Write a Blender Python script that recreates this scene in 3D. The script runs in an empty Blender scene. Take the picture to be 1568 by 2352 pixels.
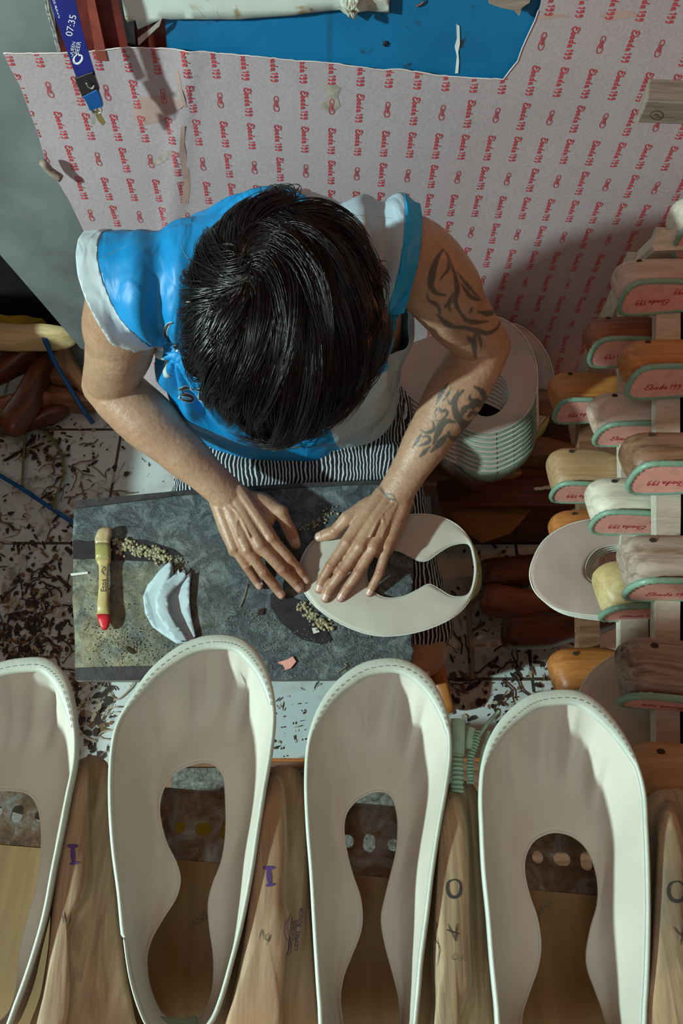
import bpy, bmesh, math, random
import numpy as np
from mathutils import Vector, Matrix, geometry, noise
from mathutils.bvhtree import BVHTree

random.seed(7)
rng = np.random.default_rng(7)
SC = bpy.context.scene
COL = SC.collection
PI = math.pi

# ------------------------------------------------------------------ camera, light, exposure
CAM_H = 1.45
PITCH = math.radians(61.5)
FPX = 1700.0
FWD = Vector((0, math.cos(PITCH), -math.sin(PITCH)))
UPV = Vector((0, math.sin(PITCH), math.cos(PITCH)))
CAM = Vector((0, 0, CAM_H))
cd = bpy.data.cameras.new('camera')
cd.sensor_fit = 'VERTICAL'
cd.sensor_height = 36.0
cd.lens = 36.0 * FPX / 2352.0
cd.clip_start = 0.02
cam = bpy.data.objects.new('camera', cd)
COL.objects.link(cam)
cam.location = CAM
cam.rotation_euler = (PI / 2 - PITCH, 0, 0)
SC.camera = cam

SC.view_settings.view_transform = 'Standard'
SC.view_settings.look = 'None'
SC.view_settings.gamma = 1.0
SC.view_settings.use_curve_mapping = False
SC.view_settings.exposure = 0.74

world = bpy.data.worlds.new('world')
SC.world = world
world.use_nodes = True
wb = world.node_tree.nodes['Background']
wb.inputs[0].default_value = (1.0, 0.44, 0.27, 1)
wb.inputs[1].default_value = 0.17


def add_light(name, kind, loc, energy, color, size=0.1, target=None):
    ld = bpy.data.lights.new(name, kind)
    ld.energy = energy
    ld.color = color
    if kind == 'AREA':
        ld.shape = 'DISK'
        ld.size = size
    else:
        ld.shadow_soft_size = size
    o = bpy.data.objects.new(name, ld)
    COL.objects.link(o)
    o.location = loc
    if target is not None:
        o.rotation_euler = (Vector(target) - Vector(loc)).to_track_quat('-Z', 'Y').to_euler()
    return o


KEY_LOC = (-2.45, -0.50, 2.00)
add_light('key_lamp', 'POINT', KEY_LOC, 262.0, (0.77, 1.0, 0.95), 0.062)
# broad weak fill added high behind the camera, no visible source
add_light('foreground_fill', 'AREA', (-0.30, -0.75, 1.95), 2.6, (0.80, 1.0, 0.98), 0.9, (0.1, 0.25, 0.6))

# warm bulb low on the right, beyond the rack
add_light('warm_bulb', 'POINT', (1.30, 0.80, 0.95), 2.2, (1.0, 0.32, 0.10), 0.04)

# ------------------------------------------------------------------ pixel helpers
def ray(u, v):
    return FWD + Vector((1, 0, 0)) * ((u - 784.0) / FPX) - UPV * ((v - 1176.0) / FPX)


def Pz(u, v, z):
    r = ray(u, v)
    return CAM + r * ((z - CAM_H) / r.z)


def Py(u, v, y):
    r = ray(u, v)
    return CAM + r * (y / r.y)


def Pd(u, v, d):
    return CAM + ray(u, v) * d


def to_px(p):
    r = Vector(p) - CAM
    d = r.dot(FWD)
    return (784 + FPX * r.x / d, 1176 - FPX * r.dot(UPV) / d)


# ------------------------------------------------------------------ materials
def nodes_of(m):
    return m.node_tree.nodes, m.node_tree.links


def base_mat(name, color, rough=0.6, spec=0.5, metallic=0.0, sheen=0.0):
    m = bpy.data.materials.new(name)
    m.use_nodes = True
    b = m.node_tree.nodes['Principled BSDF']
    b.inputs['Base Color'].default_value = (*color, 1)
    b.inputs['Roughness'].default_value = rough
    b.inputs['Specular IOR Level'].default_value = spec
    b.inputs['Metallic'].default_value = metallic
    if sheen:
        b.inputs['Sheen Weight'].default_value = sheen
    return m


def coords(m, scale=(1, 1, 1), use='Object', rand=False):
    n, l = nodes_of(m)
    tc = n.new('ShaderNodeTexCoord')
    mp = n.new('ShaderNodeMapping')
    mp.inputs['Scale'].default_value = scale
    l.new(tc.outputs[use], mp.inputs['Vector'])
    if rand:
        oi = n.new('ShaderNodeObjectInfo')
        mu = n.new('ShaderNodeMath'); mu.operation = 'MULTIPLY'; mu.inputs[1].default_value = 37.0
        l.new(oi.outputs['Random'], mu.inputs[0])
        l.new(mu.outputs[0], mp.inputs['Location'])
    return mp.outputs['Vector']


def noise_tex(m, vec, scale, detail=4, rough=0.55, dist=0.0):
    n, l = nodes_of(m)
    t = n.new('ShaderNodeTexNoise')
    t.inputs['Scale'].default_value = scale
    t.inputs['Detail'].default_value = detail
    t.inputs['Roughness'].default_value = rough
    t.inputs['Distortion'].default_value = dist
    l.new(vec, t.inputs['Vector'])
    return t.outputs['Fac']


def ramp(m, fac, stops, interp='LINEAR'):
    n, l = nodes_of(m)
    r = n.new('ShaderNodeValToRGB')
    r.color_ramp.interpolation = interp
    el = r.color_ramp.elements
    while len(el) < len(stops):
        el.new(0.5)
    for e, (p, c) in zip(el, stops):
        e.position = p
        e.color = (*c, 1) if len(c) == 3 else c
    l.new(fac, r.inputs['Fac'])
    return r.outputs['Color']


def mixc(m, fac, a, b, mode='MIX'):
    n, l = nodes_of(m)
    x = n.new('ShaderNodeMix'); x.data_type = 'RGBA'; x.blend_type = mode
    if isinstance(fac, (int, float)):
        x.inputs[0].default_value = fac
    else:
        l.new(fac, x.inputs[0])
    for i, c in ((6, a), (7, b)):
        if isinstance(c, (tuple, list)):
            x.inputs[i].default_value = (*c, 1)
        else:
            l.new(c, x.inputs[i])
    return x.outputs[2]


def set_color(m, sock):
    m.node_tree.links.new(sock, m.node_tree.nodes['Principled BSDF'].inputs['Base Color'])


def add_bump(m, fac, strength=0.3, dist=0.002):
    n, l = nodes_of(m)
    b = n.new('ShaderNodeBump')
    b.inputs['Strength'].default_value = strength
    b.inputs['Distance'].default_value = dist
    l.new(fac, b.inputs['Height'])
    l.new(b.outputs['Normal'], n['Principled BSDF'].inputs['Normal'])


def plain(name, color, rough=0.6, var=0.15, nscale=20, bump=0.0, bscale=200, spec=0.5, metallic=0.0, sheen=0.0, rand=False, bdist=0.001):
    m = base_mat(name, color, rough, spec, metallic, sheen)
    v = coords(m, rand=rand)
    f = noise_tex(m, v, nscale, 5)
    c1 = tuple(max(0, c * (1 - var)) for c in color)
    c2 = tuple(min(1, c * (1 + var)) for c in color)
    set_color(m, ramp(m, f, [(0.3, c1), (0.7, c2)]))
    if bump:
        add_bump(m, noise_tex(m, v, bscale, 3), bump, bdist)
    return m


def wood_mat(name, dark, light, rough=0.45, grain=(3, 40, 40), stain=None, spec=0.5, bump=0.25):
    m = base_mat(name, light, rough, spec)
    v = coords(m, grain, rand=True)
    f = noise_tex(m, v, 1.9, 9, 0.68, 1.0)
    c = ramp(m, f, [(0.36, dark), (0.5, tuple((a + b * 1.2) / 2.2 for a, b in zip(dark, light))), (0.62, light)])
    v2 = coords(m, (1, 1, 1), rand=True)
    g = noise_tex(m, v2, 9, 4)
    if stain:
        n, l = nodes_of(m)
        k = ramp(m, g, [(0.52, (0, 0, 0)), (0.68, (1, 1, 1))])
        c = mixc(m, k, c, stain)
    set_color(m, c)
    v3 = coords(m, tuple(s * 4 for s in grain), rand=True)
    add_bump(m, noise_tex(m, v3, 2.2, 6), bump, 0.0008)
    return m


M = {}
M['cream'] = plain('cream_lining', (0.53, 0.52, 0.455), 0.62, 0.05, 30, 0.35, 900, sheen=0.05, bdist=0.0004)
M['canvas'] = plain('canvas_lining', (0.60, 0.56, 0.48), 0.55, 0.08, 60, 0.5, 1100, bdist=0.0004)
M['binding'] = plain('mint_binding', (0.48, 0.56, 0.49), 0.42, 0.06, 80, 0.2, 500)
M['green'] = plain('sage_leatherette', (0.21, 0.30, 0.22), 0.38, 0.1, 120, 0.25, 700)
M['olive'] = plain('olive_leatherette', (0.30, 0.34, 0.13), 0.45, 0.1, 120, 0.25, 700)
M['greenbind'] = plain('green_piping', (0.20, 0.35, 0.26), 0.33, 0.1, 120, 0.25, 500)
M['edge'] = plain('white_cut_edge', (0.68, 0.72, 0.66), 0.5, 0.05)
M['stitch'] = plain('stitch_thread', (0.22, 0.26, 0.21), 0.7)
M['stitchw'] = plain('white_thread', (0.75, 0.66, 0.62), 0.7)
M['red'] = plain('red_print', (0.52, 0.045, 0.06), 0.6, 0.1)
M['pinkboard'] = plain('pink_insole_board', (0.78, 0.37, 0.31), 0.6, 0.12, 60, 0.3, 500)
M['black'] = plain('black_plastic', (0.012, 0.012, 0.013), 0.3)
M['hole'] = plain('dark_hole', (0.03, 0.018, 0.01), 0.9)
M['purple'] = plain('purple_ink', (0.06, 0.03, 0.16), 0.6)
M['ink'] = plain('black_ink', (0.03, 0.035, 0.035), 0.6)
M['pencil'] = plain('pencil_line', (0.12, 0.10, 0.07), 0.6)
M['white'] = plain('white_paint_mark', (0.7, 0.76, 0.74), 0.6)
M['whiteprint'] = plain('white_print', (0.70, 0.74, 0.78), 0.5)
M['metal'] = plain('bare_metal', (0.6, 0.58, 0.52), 0.25, metallic=1.0)
M['brass'] = plain('brass', (0.5, 0.36, 0.16), 0.3, metallic=1.0)
WOODS = {
    'pale': wood_mat('pale_wood', (0.50, 0.48, 0.38), (0.74, 0.70, 0.57), 0.5),
    'yellow': wood_mat('yellow_wood', (0.44, 0.33, 0.14), (0.62, 0.50, 0.26), 0.45),
    'tan': wood_mat('tan_wood', (0.30, 0.18, 0.085), (0.45, 0.31, 0.165), 0.5),
    'orange': wood_mat('orange_wood', (0.30, 0.105, 0.02), (0.48, 0.20, 0.055), 0.4),
    'brown': wood_mat('brown_wood', (0.115, 0.055, 0.028), (0.26, 0.145, 0.085), 0.45),
    'redbrown': wood_mat('reddish_wood', (0.14, 0.042, 0.016), (0.29, 0.10, 0.042), 0.42),
    'grey': wood_mat('grey_weathered_wood', (0.20, 0.135, 0.09), (0.44, 0.37, 0.30), 0.55),
    'pink': wood_mat('pinkish_wood', (0.40, 0.27, 0.20), (0.60, 0.46, 0.38), 0.5),
    'darkstripe': wood_mat('dark_striped_wood', (0.06, 0.035, 0.022), (0.34, 0.26, 0.19), 0.45),
    'last': wood_mat('raw_last_wood', (0.19, 0.12, 0.06), (0.40, 0.295, 0.18), 0.6, (40, 4, 40), (0.33, 0.19, 0.10)),
    'lastg': wood_mat('greyish_last_wood', (0.20, 0.15, 0.085), (0.44, 0.34, 0.20), 0.6, (55, 4, 55), (0.17, 0.145, 0.10)),
    'rail': wood_mat('rough_sawn_rail', (0.42, 0.40, 0.32), (0.60, 0.57, 0.47), 0.8, (12, 60, 60), bump=0.8),
    'block': wood_mat('old_wood_block', (0.19, 0.155, 0.12), (0.36, 0.30, 0.24), 0.8, (4, 60, 30), bump=0.8),
}


# ------------------------------------------------------------------ mesh helpers
def link(o, parent=None):
    COL.objects.link(o)
    if parent is not None:
        o.parent = parent
    return o


def mesh_obj(name, verts, faces, mats, parent=None, smooth=True, midx=None, recalc=False):
    me = bpy.data.meshes.new(name)
    me.from_pydata([tuple(v) for v in verts], [], [tuple(f) for f in faces])
    for m in (mats if isinstance(mats, (list, tuple)) else [mats]):
        me.materials.append(m)
    if midx is not None:
        me.polygons.foreach_set('material_index', np.array(midx, dtype=np.int32))
    if smooth:
        me.polygons.foreach_set('use_smooth', np.ones(len(me.polygons), dtype=bool))
    if recalc:
        bm = bmesh.new(); bm.from_mesh(me)
        bmesh.ops.recalc_face_normals(bm, faces=bm.faces)
        bm.to_mesh(me); bm.free()
    me.update()
    return link(bpy.data.objects.new(name, me), parent)


def sharp(o, deg=35):
    me = o.data
    bm = bmesh.new(); bm.from_mesh(me)
    a = math.radians(deg)
    for e in bm.edges:
        if len(e.link_faces) == 2 and e.calc_face_angle(0) > a:
            e.smooth = False
    bm.to_mesh(me); bm.free()
    return o


def tag(o, label, cat, group=None, kind=None):
    if label: o['label'] = label
    if cat: o['category'] = cat
    if group: o['group'] = group
    if kind: o['kind'] = kind
    return o


def thing(name, loc, label, cat, group=None, rot=None):
    o = bpy.data.objects.new(name, None)
    o.empty_display_size = 0.02
    COL.objects.link(o)
    o.location = loc
    if rot is not None:
        o.rotation_euler = rot
    return tag(o, label, cat, group)


def struct(o):
    o['kind'] = 'structure'
    return o


def copy_tree(o, parent=None):
    c = o.copy()
    COL.objects.link(c)
    if parent is not None:
        c.parent = parent
    for ch in list(o.children):
        copy_tree(ch, c)
    return c


class MB:
    def __init__(s):
        s.v, s.f, s.m = [], [], []

    def add(s, verts, faces, mi=0):
        b = len(s.v)
        s.v += [Vector(v) for v in verts]
        s.f += [[i + b for i in f] for f in faces]
        s.m += [mi] * len(faces)
        return s

    def box(s, c, size, rot=None, mi=0):
        c = Vector(c); hx, hy, hz = [k / 2 for k in size]
        vs = [Vector((x, y, z)) for x in (-hx, hx) for y in (-hy, hy) for z in (-hz, hz)]
        if rot is not None:
            vs = [rot @ v for v in vs]
        return s.add([c + v for v in vs], [(0, 1, 3, 2), (4, 6, 7, 5), (0, 4, 5, 1), (2, 3, 7, 6), (0, 2, 6, 4), (1, 5, 7, 3)], mi)

    def tube(s, pts, r, segs=8, flat=1.0, closed=False, mi=0, up=Vector((0, 0, 1))):
        pts = [Vector(p) for p in pts]
        n = len(pts)
        rs = r if isinstance(r, (list, tuple)) else [r] * n
        vs, fs = [], []
        for i, p in enumerate(pts):
            t = (pts[(i + 1) % n] - pts[i - 1]) if closed else (pts[min(i + 1, n - 1)] - pts[max(i - 1, 0)])
            if t.length < 1e-9: t = Vector((0, 0, 1))
            t.normalize()
            a = t.cross(up)
            if a.length < 1e-3: a = t.cross(Vector((1, 0, 0)))
            a.normalize(); b = t.cross(a)
            for k in range(segs):
                w = 2 * PI * k / segs
                vs.append(p + a * math.cos(w) * rs[i] + b * math.sin(w) * rs[i] * flat)
        for i in range(n if closed else n - 1):
            j = (i + 1) % n
            for k in range(segs):
                k2 = (k + 1) % segs
                fs.append((i * segs + k, i * segs + k2, j * segs + k2, j * segs + k))
        if not closed:
            fs.append(tuple(range(segs - 1, -1, -1)))
            fs.append(tuple((n - 1) * segs + k for k in range(segs)))
        return s.add(vs, fs, mi)

    def prism(s, outline, off, mi=0):
        """outline: 3D points; off: extrusion vector"""
        n = len(outline); off = Vector(off)
        a = [Vector(p) for p in outline]
        vs = a + [p + off for p in a]
        fs = [tuple(range(n))[::-1], tuple(range(n, 2 * n))]
        fs += [(i, (i + 1) % n, n + (i + 1) % n, n + i) for i in range(n)]
        return s.add(vs, fs, mi)

    def loft(s, rings, cap=True, mi=0):
        n = len(rings[0]); vs = [p for r in rings for p in r]
        fs = []
        for i in range(len(rings) - 1):
            for k in range(n):
                k2 = (k + 1) % n
                fs.append((i * n + k, i * n + k2, (i + 1) * n + k2, (i + 1) * n + k))
        if cap:
            fs.append(tuple(range(n - 1, -1, -1)))
            fs.append(tuple((len(rings) - 1) * n + k for k in range(n)))
        return s.add(vs, fs, mi)

    def blob(s, c, r, segs=6, sx=1, sy=1, sz=1, jit=0.0):
        vs, fs = [], []
        c = Vector(c)
        vs.append(c + Vector((0, 0, r * sz)))
        for i in range(1, segs):
            th = PI * i / segs
            for k in range(segs + 2):
                ph = 2 * PI * k / (segs + 2)
                j = 1 + random.uniform(-jit, jit)
                vs.append(c + Vector((math.sin(th) * math.cos(ph) * r * sx * j, math.sin(th) * math.sin(ph) * r * sy * j, math.cos(th) * r * sz * j)))
        vs.append(c - Vector((0, 0, r * sz)))
        m = segs + 2
        for k in range(m):
            fs.append((0, 1 + k, 1 + (k + 1) % m))
            fs.append((len(vs) - 1, 1 + (segs - 2) * m + (k + 1) % m, 1 + (segs - 2) * m + k))
        for i in range(segs - 2):
            for k in range(m):
                fs.append((1 + i * m + k, 1 + (i + 1) * m + k, 1 + (i + 1) * m + (k + 1) % m, 1 + i * m + (k + 1) % m))
        return s.add(vs, fs)

    def obj(s, name, mats, parent=None, smooth=True, sharpdeg=None, recalc=False):
        o = mesh_obj(name, s.v, s.f, mats, parent, smooth, s.m, recalc)
        if sharpdeg: sharp(o, sharpdeg)
        return o


def catmull(pts, n, closed=False):
    """resample a polyline of Vectors/tuples through a Catmull-Rom spline at n arc-even points"""
    P = [Vector(p) for p in pts]
    m = len(P); dense = []
    rng_ = range(m) if closed else range(m - 1)
    for i in rng_:
        p1, p2 = P[i], P[(i + 1) % m]
        p0 = P[i - 1] if (closed or i > 0) else p1 * 2 - p2
        p3 = P[(i + 2) % m] if (closed or i + 2 < m) else p2 * 2 - p1
        for k in range(10):
            t = k / 10
            dense.append(0.5 * ((2 * p1) + (p2 - p0) * t + (2 * p0 - 5 * p1 + 4 * p2 - p3) * t * t + (3 * p1 - p0 - 3 * p2 + p3) * t ** 3))
    dense.append(P[0].copy() if closed else P[-1].copy())
    L = [0]
    for a, b in zip(dense, dense[1:]): L.append(L[-1] + (b - a).length)
    out = []; j = 0
    cnt = n if closed else n - 1
    for i in range(n):
        s = L[-1] * i / cnt
        while j < len(L) - 2 and L[j + 1] < s: j += 1
        d = L[j + 1] - L[j]
        out.append(dense[j].lerp(dense[j + 1], 0 if d < 1e-12 else min(1, (s - L[j]) / d)))
    return out


def ribbon2d(pts, w, taper=True):
    """2D stroke -> (verts2d, quads)"""
    P = [Vector(p) for p in pts]
    vs, fs = [], []
    n = len(P)
    for i, p in enumerate(P):
        t = P[min(i + 1, n - 1)] - P[max(i - 1, 0)]
        if t.length < 1e-9: t = Vector((1, 0))
        t.normalize(); nn = Vector((-t.y, t.x))
        k = 1.0
        if taper:
            k = min(1, 0.35 + 0.9 * min(i, n - 1 - i) / max(1, (n - 1) * 0.35))
        vs += [p + nn * w * 0.5 * k, p - nn * w * 0.5 * k]
    for i in range(n - 1):
        fs.append((2 * i, 2 * i + 1, 2 * i + 3, 2 * i + 2))
    return vs, fs


EBADA = [[(1.2, 1.55), (0.95, 1.95), (0.45, 1.9), (0.2, 1.5), (0.6, 1.1), (0.95, 1.15), (0.6, 1.1), (0.15, 0.8), (0.0, 0.35), (0.4, -0.05), (0.95, 0.05), (1.35, 0.5)],
         [(1.6, 2.0), (1.5, 1.0), (1.5, 0.2), (1.85, 0.0), (2.2, 0.45), (1.95, 0.9), (1.55, 0.65)],
         [(3.05, .8), (2.7, .95), (2.45, .5), (2.7, .05), (2.95, .35), (3.08, .95), (3.1, .1), (3.3, 0)],
         [(4.15, .8), (3.8, .95), (3.55, .5), (3.8, .05), (4.1, .35), (4.3, 2.0), (4.2, .1), (4.4, 0)],
         [(5.3, .8), (4.95, .95), (4.7, .5), (4.95, .05), (5.2, .35), (5.33, .95), (5.35, .1), (5.6, 0)],
         [(6.1, 1.35), (6.45, 1.8), (6.4, 0)],
         [(7.55, 1.35), (7.3, 1.8), (6.95, 1.45), (7.15, .95), (7.5, 1.3), (7.55, .7), (7.35, -.1), (7.05, 0)],
         [(8.65, 1.35), (8.4, 1.8), (8.05, 1.45), (8.25, .95), (8.6, 1.3), (8.65, .7), (8.45, -.1), (8.15, 0)]]
SOLE = [(0.0, .5), (.5, 1.05), (1.4, 1.15), (2.3, .8), (3.2, .9), (4.2, 1.3), (5.2, 1.0), (5.4, .3), (4.8, -.35), (3.6, -.5), (2.4, -.1), (1.3, -.25), (.35, -.1)]
ARROW = [[(1.3, .45), (3.9, .45)], [(3.2, .9), (3.9, .45), (3.2, .0)]]


def word_mesh(strokes, w, fine=6):
    V, F = [], []
    for st in strokes:
        pts = catmull([Vector(p) for p in st], max(2, int(len(st) * fine / 2.2))) if len(st) > 2 else [Vector(p) for p in st]
        v, f = ribbon2d(pts, w, False)
        b = len(V); V += v; F += [[i + b for i in q] for q in f]
    return V, F


EB_V, EB_F = word_mesh(EBADA, 0.30)
_sole = catmull([Vector(p) for p in SOLE], 22, True)
LG_V, LG_F = ribbon2d(_sole + [_sole[0]], 0.24, False)
for st in ARROW:
    v_, f_ = ribbon2d([Vector(p) for p in st], 0.28, False)
    b_ = len(LG_V); LG_V += v_; LG_F += [[i + b_ for i in q] for q in f_]


def text2d(body, size=1.0):
    """letters as flat faces, centred at the origin, from the built-in font"""
    cu = bpy.data.curves.new('t', 'FONT')
    cu.body = body; cu.size = size; cu.align_x = 'CENTER'; cu.align_y = 'CENTER'; cu.resolution_u = 3
    o = bpy.data.objects.new('t', cu)
    COL.objects.link(o)
    me = bpy.data.meshes.new_from_object(o.evaluated_get(bpy.context.evaluated_depsgraph_get()))
    V = [Vector((v.co.x, v.co.y)) for v in me.vertices]
    F = [list(p.vertices) for p in me.polygons]
    bpy.data.objects.remove(o); bpy.data.curves.remove(cu); bpy.data.meshes.remove(me)
    return V, F


def bvh_of(o):
    me = o.data; mw = world_mat(o)
    return BVHTree.FromPolygons([mw @ v.co for v in me.vertices], [tuple(p.vertices) for p in me.polygons])


def world_mat(o):
    m = o.matrix_basis.copy(); p = o.parent
    while p is not None:
        m = p.matrix_basis @ m; p = p.parent
    return m


def decal(name, V2, F2, place, bvh, mat, parent, off=0.0005, dirn=None):
    """lay flat letter faces on a surface: place(v2)->(origin, direction) rays onto bvh"""
    vs, ok = [], []
    for v in V2:
        o_, d_ = place(v)
        h = bvh.ray_cast(o_, d_)
        if h[0] is None:
            vs.append(Vector((0, 0, 0))); ok.append(False)
        else:
            n = h[1] if h[1].dot(d_) < 0 else -h[1]
            vs.append(h[0] + n * off); ok.append(True)
    fs = [f for f in F2 if all(ok[i] for i in f)]
    if not fs: return None
    used = sorted({i for f in fs for i in f}); mp = {u: k for k, u in enumerate(used)}
    inv = world_mat(parent).inverted() if parent is not None else Matrix()
    return mesh_obj(name, [inv @ vs[i] for i in used], [[mp[i] for i in f] for f in fs], mat, parent, False)


def px_strokes(strokes, step=4.0):
    """strokes [(pts, width)] in photo pixels -> ribbon in pixels"""
    V, F = [], []
    for pts, w in strokes:
        L = sum((Vector(b) - Vector(a)).length for a, b in zip(pts, pts[1:]))
        n = max(3, int(L / step))
        c = catmull([Vector(p) for p in pts], n)
        v, f = ribbon2d(c, w, True)
        b = len(V); V += v; F += [[i + b for i in q] for q in f]
    return V, F


def cam_place(v):
    r = ray(v.x, v.y); r.normalize()
    return CAM, r


def patch(outline2d, spacing, fn, jit=0.0, extra_rot=0.0):
    """triangulated patch inside a 2D outline; fn(x,y)->Vector"""
    ol = [Vector(p) for p in outline2d]
    n = len(ol)
    dense = []
    for i in range(n):
        a, b = ol[i], ol[(i + 1) % n]
        k = max(1, int((b - a).length / spacing))
        dense += [a.lerp(b, j / k) for j in range(k)]
    xs = [p.x for p in ol]; ys = [p.y for p in ol]
    pts = list(dense); m = len(dense)
    y = min(ys) + spacing * .5; row = 0
    while y < max(ys):
        x = min(xs) + spacing * (0.5 if row % 2 else 1.0)
        while x < max(xs):
            p = Vector((x, y))
            ins = False; j = m - 1
            for i in range(m):
                a, b = dense[i], dense[j]
                if (a.y > y) != (b.y > y) and x < (b.x - a.x) * (y - a.y) / (b.y - a.y) + a.x: ins = not ins
                j = i
            if ins and min((p - q).length_squared for q in dense) > (spacing * .45) ** 2:
                pts.append(p)
            x += spacing
        y += spacing * 0.87; row += 1
    r = geometry.delaunay_2d_cdt(pts, [], [list(range(m))], 1, 1e-7)
    return [fn(p.x, p.y) for p in r[0]], [list(f) for f in r[2]]


def sheet(name, outline2d, spacing, fn, nrm, thick, mat, parent=None, smooth=True):
    V, F = patch(outline2d, spacing, fn)
    o = mesh_obj(name, V, F, mat, parent, smooth)
    md = o.modifiers.new('thick', 'SOLIDIFY'); md.thickness = thick; md.offset = 0
    return o


def apply_mods(o):
    dg = bpy.context.evaluated_depsgraph_get(); dg.update()
    me = bpy.data.meshes.new_from_object(o.evaluated_get(dg))
    o.modifiers.clear()
    old = o.data; o.data = me
    me.name = o.name
    return o


def chain_mesh(mb, pts, radii, segs=14, sub=6, flat=None, updir=None):
    """closed rounded tube through joints; flat = per-joint scale across updir"""
    P = [Vector(p) for p in pts]; n = len(P)
    dense, rad, fl = [], [], []
    flat = flat or [1.0] * n
    for i in range(n - 1):
        p1, p2 = P[i], P[i + 1]
        p0 = P[i - 1] if i > 0 else p1 * 2 - p2
        p3 = P[i + 2] if i + 2 < n else p2 * 2 - p1
        for k in range(sub):
            t = k / sub
            dense.append(0.5 * ((2 * p1) + (p2 - p0) * t + (2 * p0 - 5 * p1 + 4 * p2 - p3) * t * t + (3 * p1 - p0 - 3 * p2 + p3) * t ** 3))
            ts = t * t * (3 - 2 * t)
            rad.append(radii[i] * (1 - ts) + radii[i + 1] * ts); fl.append(flat[i] * (1 - t) + flat[i + 1] * t)
    dense.append(P[-1]); rad.append(radii[-1]); fl.append(flat[-1])
    t0 = (dense[1] - dense[0]).normalized(); t1 = (dense[-1] - dense[-2]).normalized()
    pre = [(dense[0] - t0 * rad[0] * math.cos(a), rad[0] * math.sin(a), fl[0]) for a in (0.12, 0.5, 0.9, 1.25)]
    post = [(dense[-1] + t1 * rad[-1] * math.cos(a), rad[-1] * math.sin(a), fl[-1]) for a in (1.25, 0.9, 0.5, 0.12)]
    allp = pre + list(zip(dense, rad, fl)) + post
    rings = []
    m = len(allp)
    ref = Vector(updir).normalized() if updir is not None else None
    a_prev = None
    for i in range(m):
        t = allp[min(i + 1, m - 1)][0] - allp[max(i - 1, 0)][0]
        t.normalize()
        if ref is not None:
            b = ref - t * ref.dot(t); b.normalize(); a = t.cross(b)
        else:
            if a_prev is None:
                a = t.orthogonal().normalized()
            else:
                a = (a_prev - t * a_prev.dot(t)).normalized()
            b = t.cross(a)
        a_prev = a
        c, r, f = allp[i]
        rings.append([c + a * math.cos(2 * PI * k / segs) * r + b * math.sin(2 * PI * k / segs) * r * f for k in range(segs)])
    mb.loft(rings)


def voxel(name, mb, vox, mat, parent=None, smooth=2, sfac=0.5):
    o = mesh_obj(name, mb.v, mb.f, mat, None)
    md = o.modifiers.new('r', 'REMESH'); md.mode = 'VOXEL'; md.voxel_size = vox; md.use_smooth_shade = True
    if smooth:
        s = o.modifiers.new('s', 'SMOOTH'); s.factor = sfac; s.iterations = smooth
    apply_mods(o)
    if not o.data.materials:
        for m in (mat if isinstance(mat, list) else [mat]): o.data.materials.append(m)
    o.data.polygons.foreach_set('use_smooth', np.ones(len(o.data.polygons), dtype=bool))
    if parent is not None: o.parent = parent
    return o


def vnoise(p, s, seed=0):
    return noise.noise(Vector(p) * s + Vector((seed * 7.3, seed * 3.1, seed * 5.7)))

# ================================================================== THE SETTING
WY = 1.15            # the back wall

def tile_mat():
    m = base_mat('white_floor_tiles', (0.6, 0.66, 0.66), 0.35)
    n, l = nodes_of(m)
    v = coords(m, (1, 1, 1))
    br = n.new('ShaderNodeTexBrick')
    br.offset = 0.0; br.squash = 1.0
    br.inputs['Scale'].default_value = 1.0
    br.inputs['Brick Width'].default_value = 0.30
    br.inputs['Row Height'].default_value = 0.30
    br.inputs['Mortar Size'].default_value = 0.0035
    br.inputs['Mortar Smooth'].default_value = 0.1
    br.inputs['Color1'].default_value = (0.52, 0.60, 0.60, 1)
    br.inputs['Color2'].default_value = (0.47, 0.55, 0.56, 1)
    br.inputs['Mortar'].default_value = (0.04, 0.035, 0.03, 1)
    l.new(v, br.inputs['Vector'])
    d = noise_tex(m, v, 7, 8, 0.65)
    k = ramp(m, d, [(0.50, (0, 0, 0)), (0.72, (0.8, 0.8, 0.8))])
    c = mixc(m, k, br.outputs['Color'], (0.23, 0.17, 0.12))
    d2 = noise_tex(m, v, 45, 6, 0.7, 0.6)
    k2 = ramp(m, d2, [(0.60, (0, 0, 0)), (0.66, (1, 1, 1))])
    c = mixc(m, k2, c, (0.05, 0.032, 0.02))
    set_color(m, c)
    add_bump(m, d2, 0.2, 0.001)
    return m


M['tile'] = tile_mat()
f = MB(); f.box((-0.6, 0.6, -0.02), (5.0, 3.4, 0.04))
fo = f.obj('floor', M['tile'], None, False); struct(fo)
fo.location = (0.079, 0.11, 0)

M['plaster'] = plain('dirty_plaster', (0.36, 0.36, 0.34), 0.8, 0.2, 6, 0.5, 60, bdist=0.002)
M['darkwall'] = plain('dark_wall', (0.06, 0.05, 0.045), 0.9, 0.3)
b = MB()
b.box((0.61, WY + 0.06, 0.75), (2.26, 0.10, 1.5)); struct(b.obj('wall_back', M['plaster'], None, False))
b = MB(); b.box((-1.72, 1.72, 1.1), (2.5, 0.06, 2.2)); struct(b.obj('wall_alcove', M['darkwall'], None, False))
b = MB(); b.box((-0.49, 1.46, 1.1), (0.06, 0.5, 2.2)); struct(b.obj('wall_alcove_side', M['darkwall'], None, False))
b = MB(); b.box((-2.95, 0.6, 1.2), (0.06, 3.4, 2.4)); struct(b.obj('wall_left', M['darkwall'], None, False))
b = MB(); b.box((1.77, 0.6, 1.1), (0.06, 3.4, 2.2)); struct(b.obj('wall_right', M['darkwall'], None, False))

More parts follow.
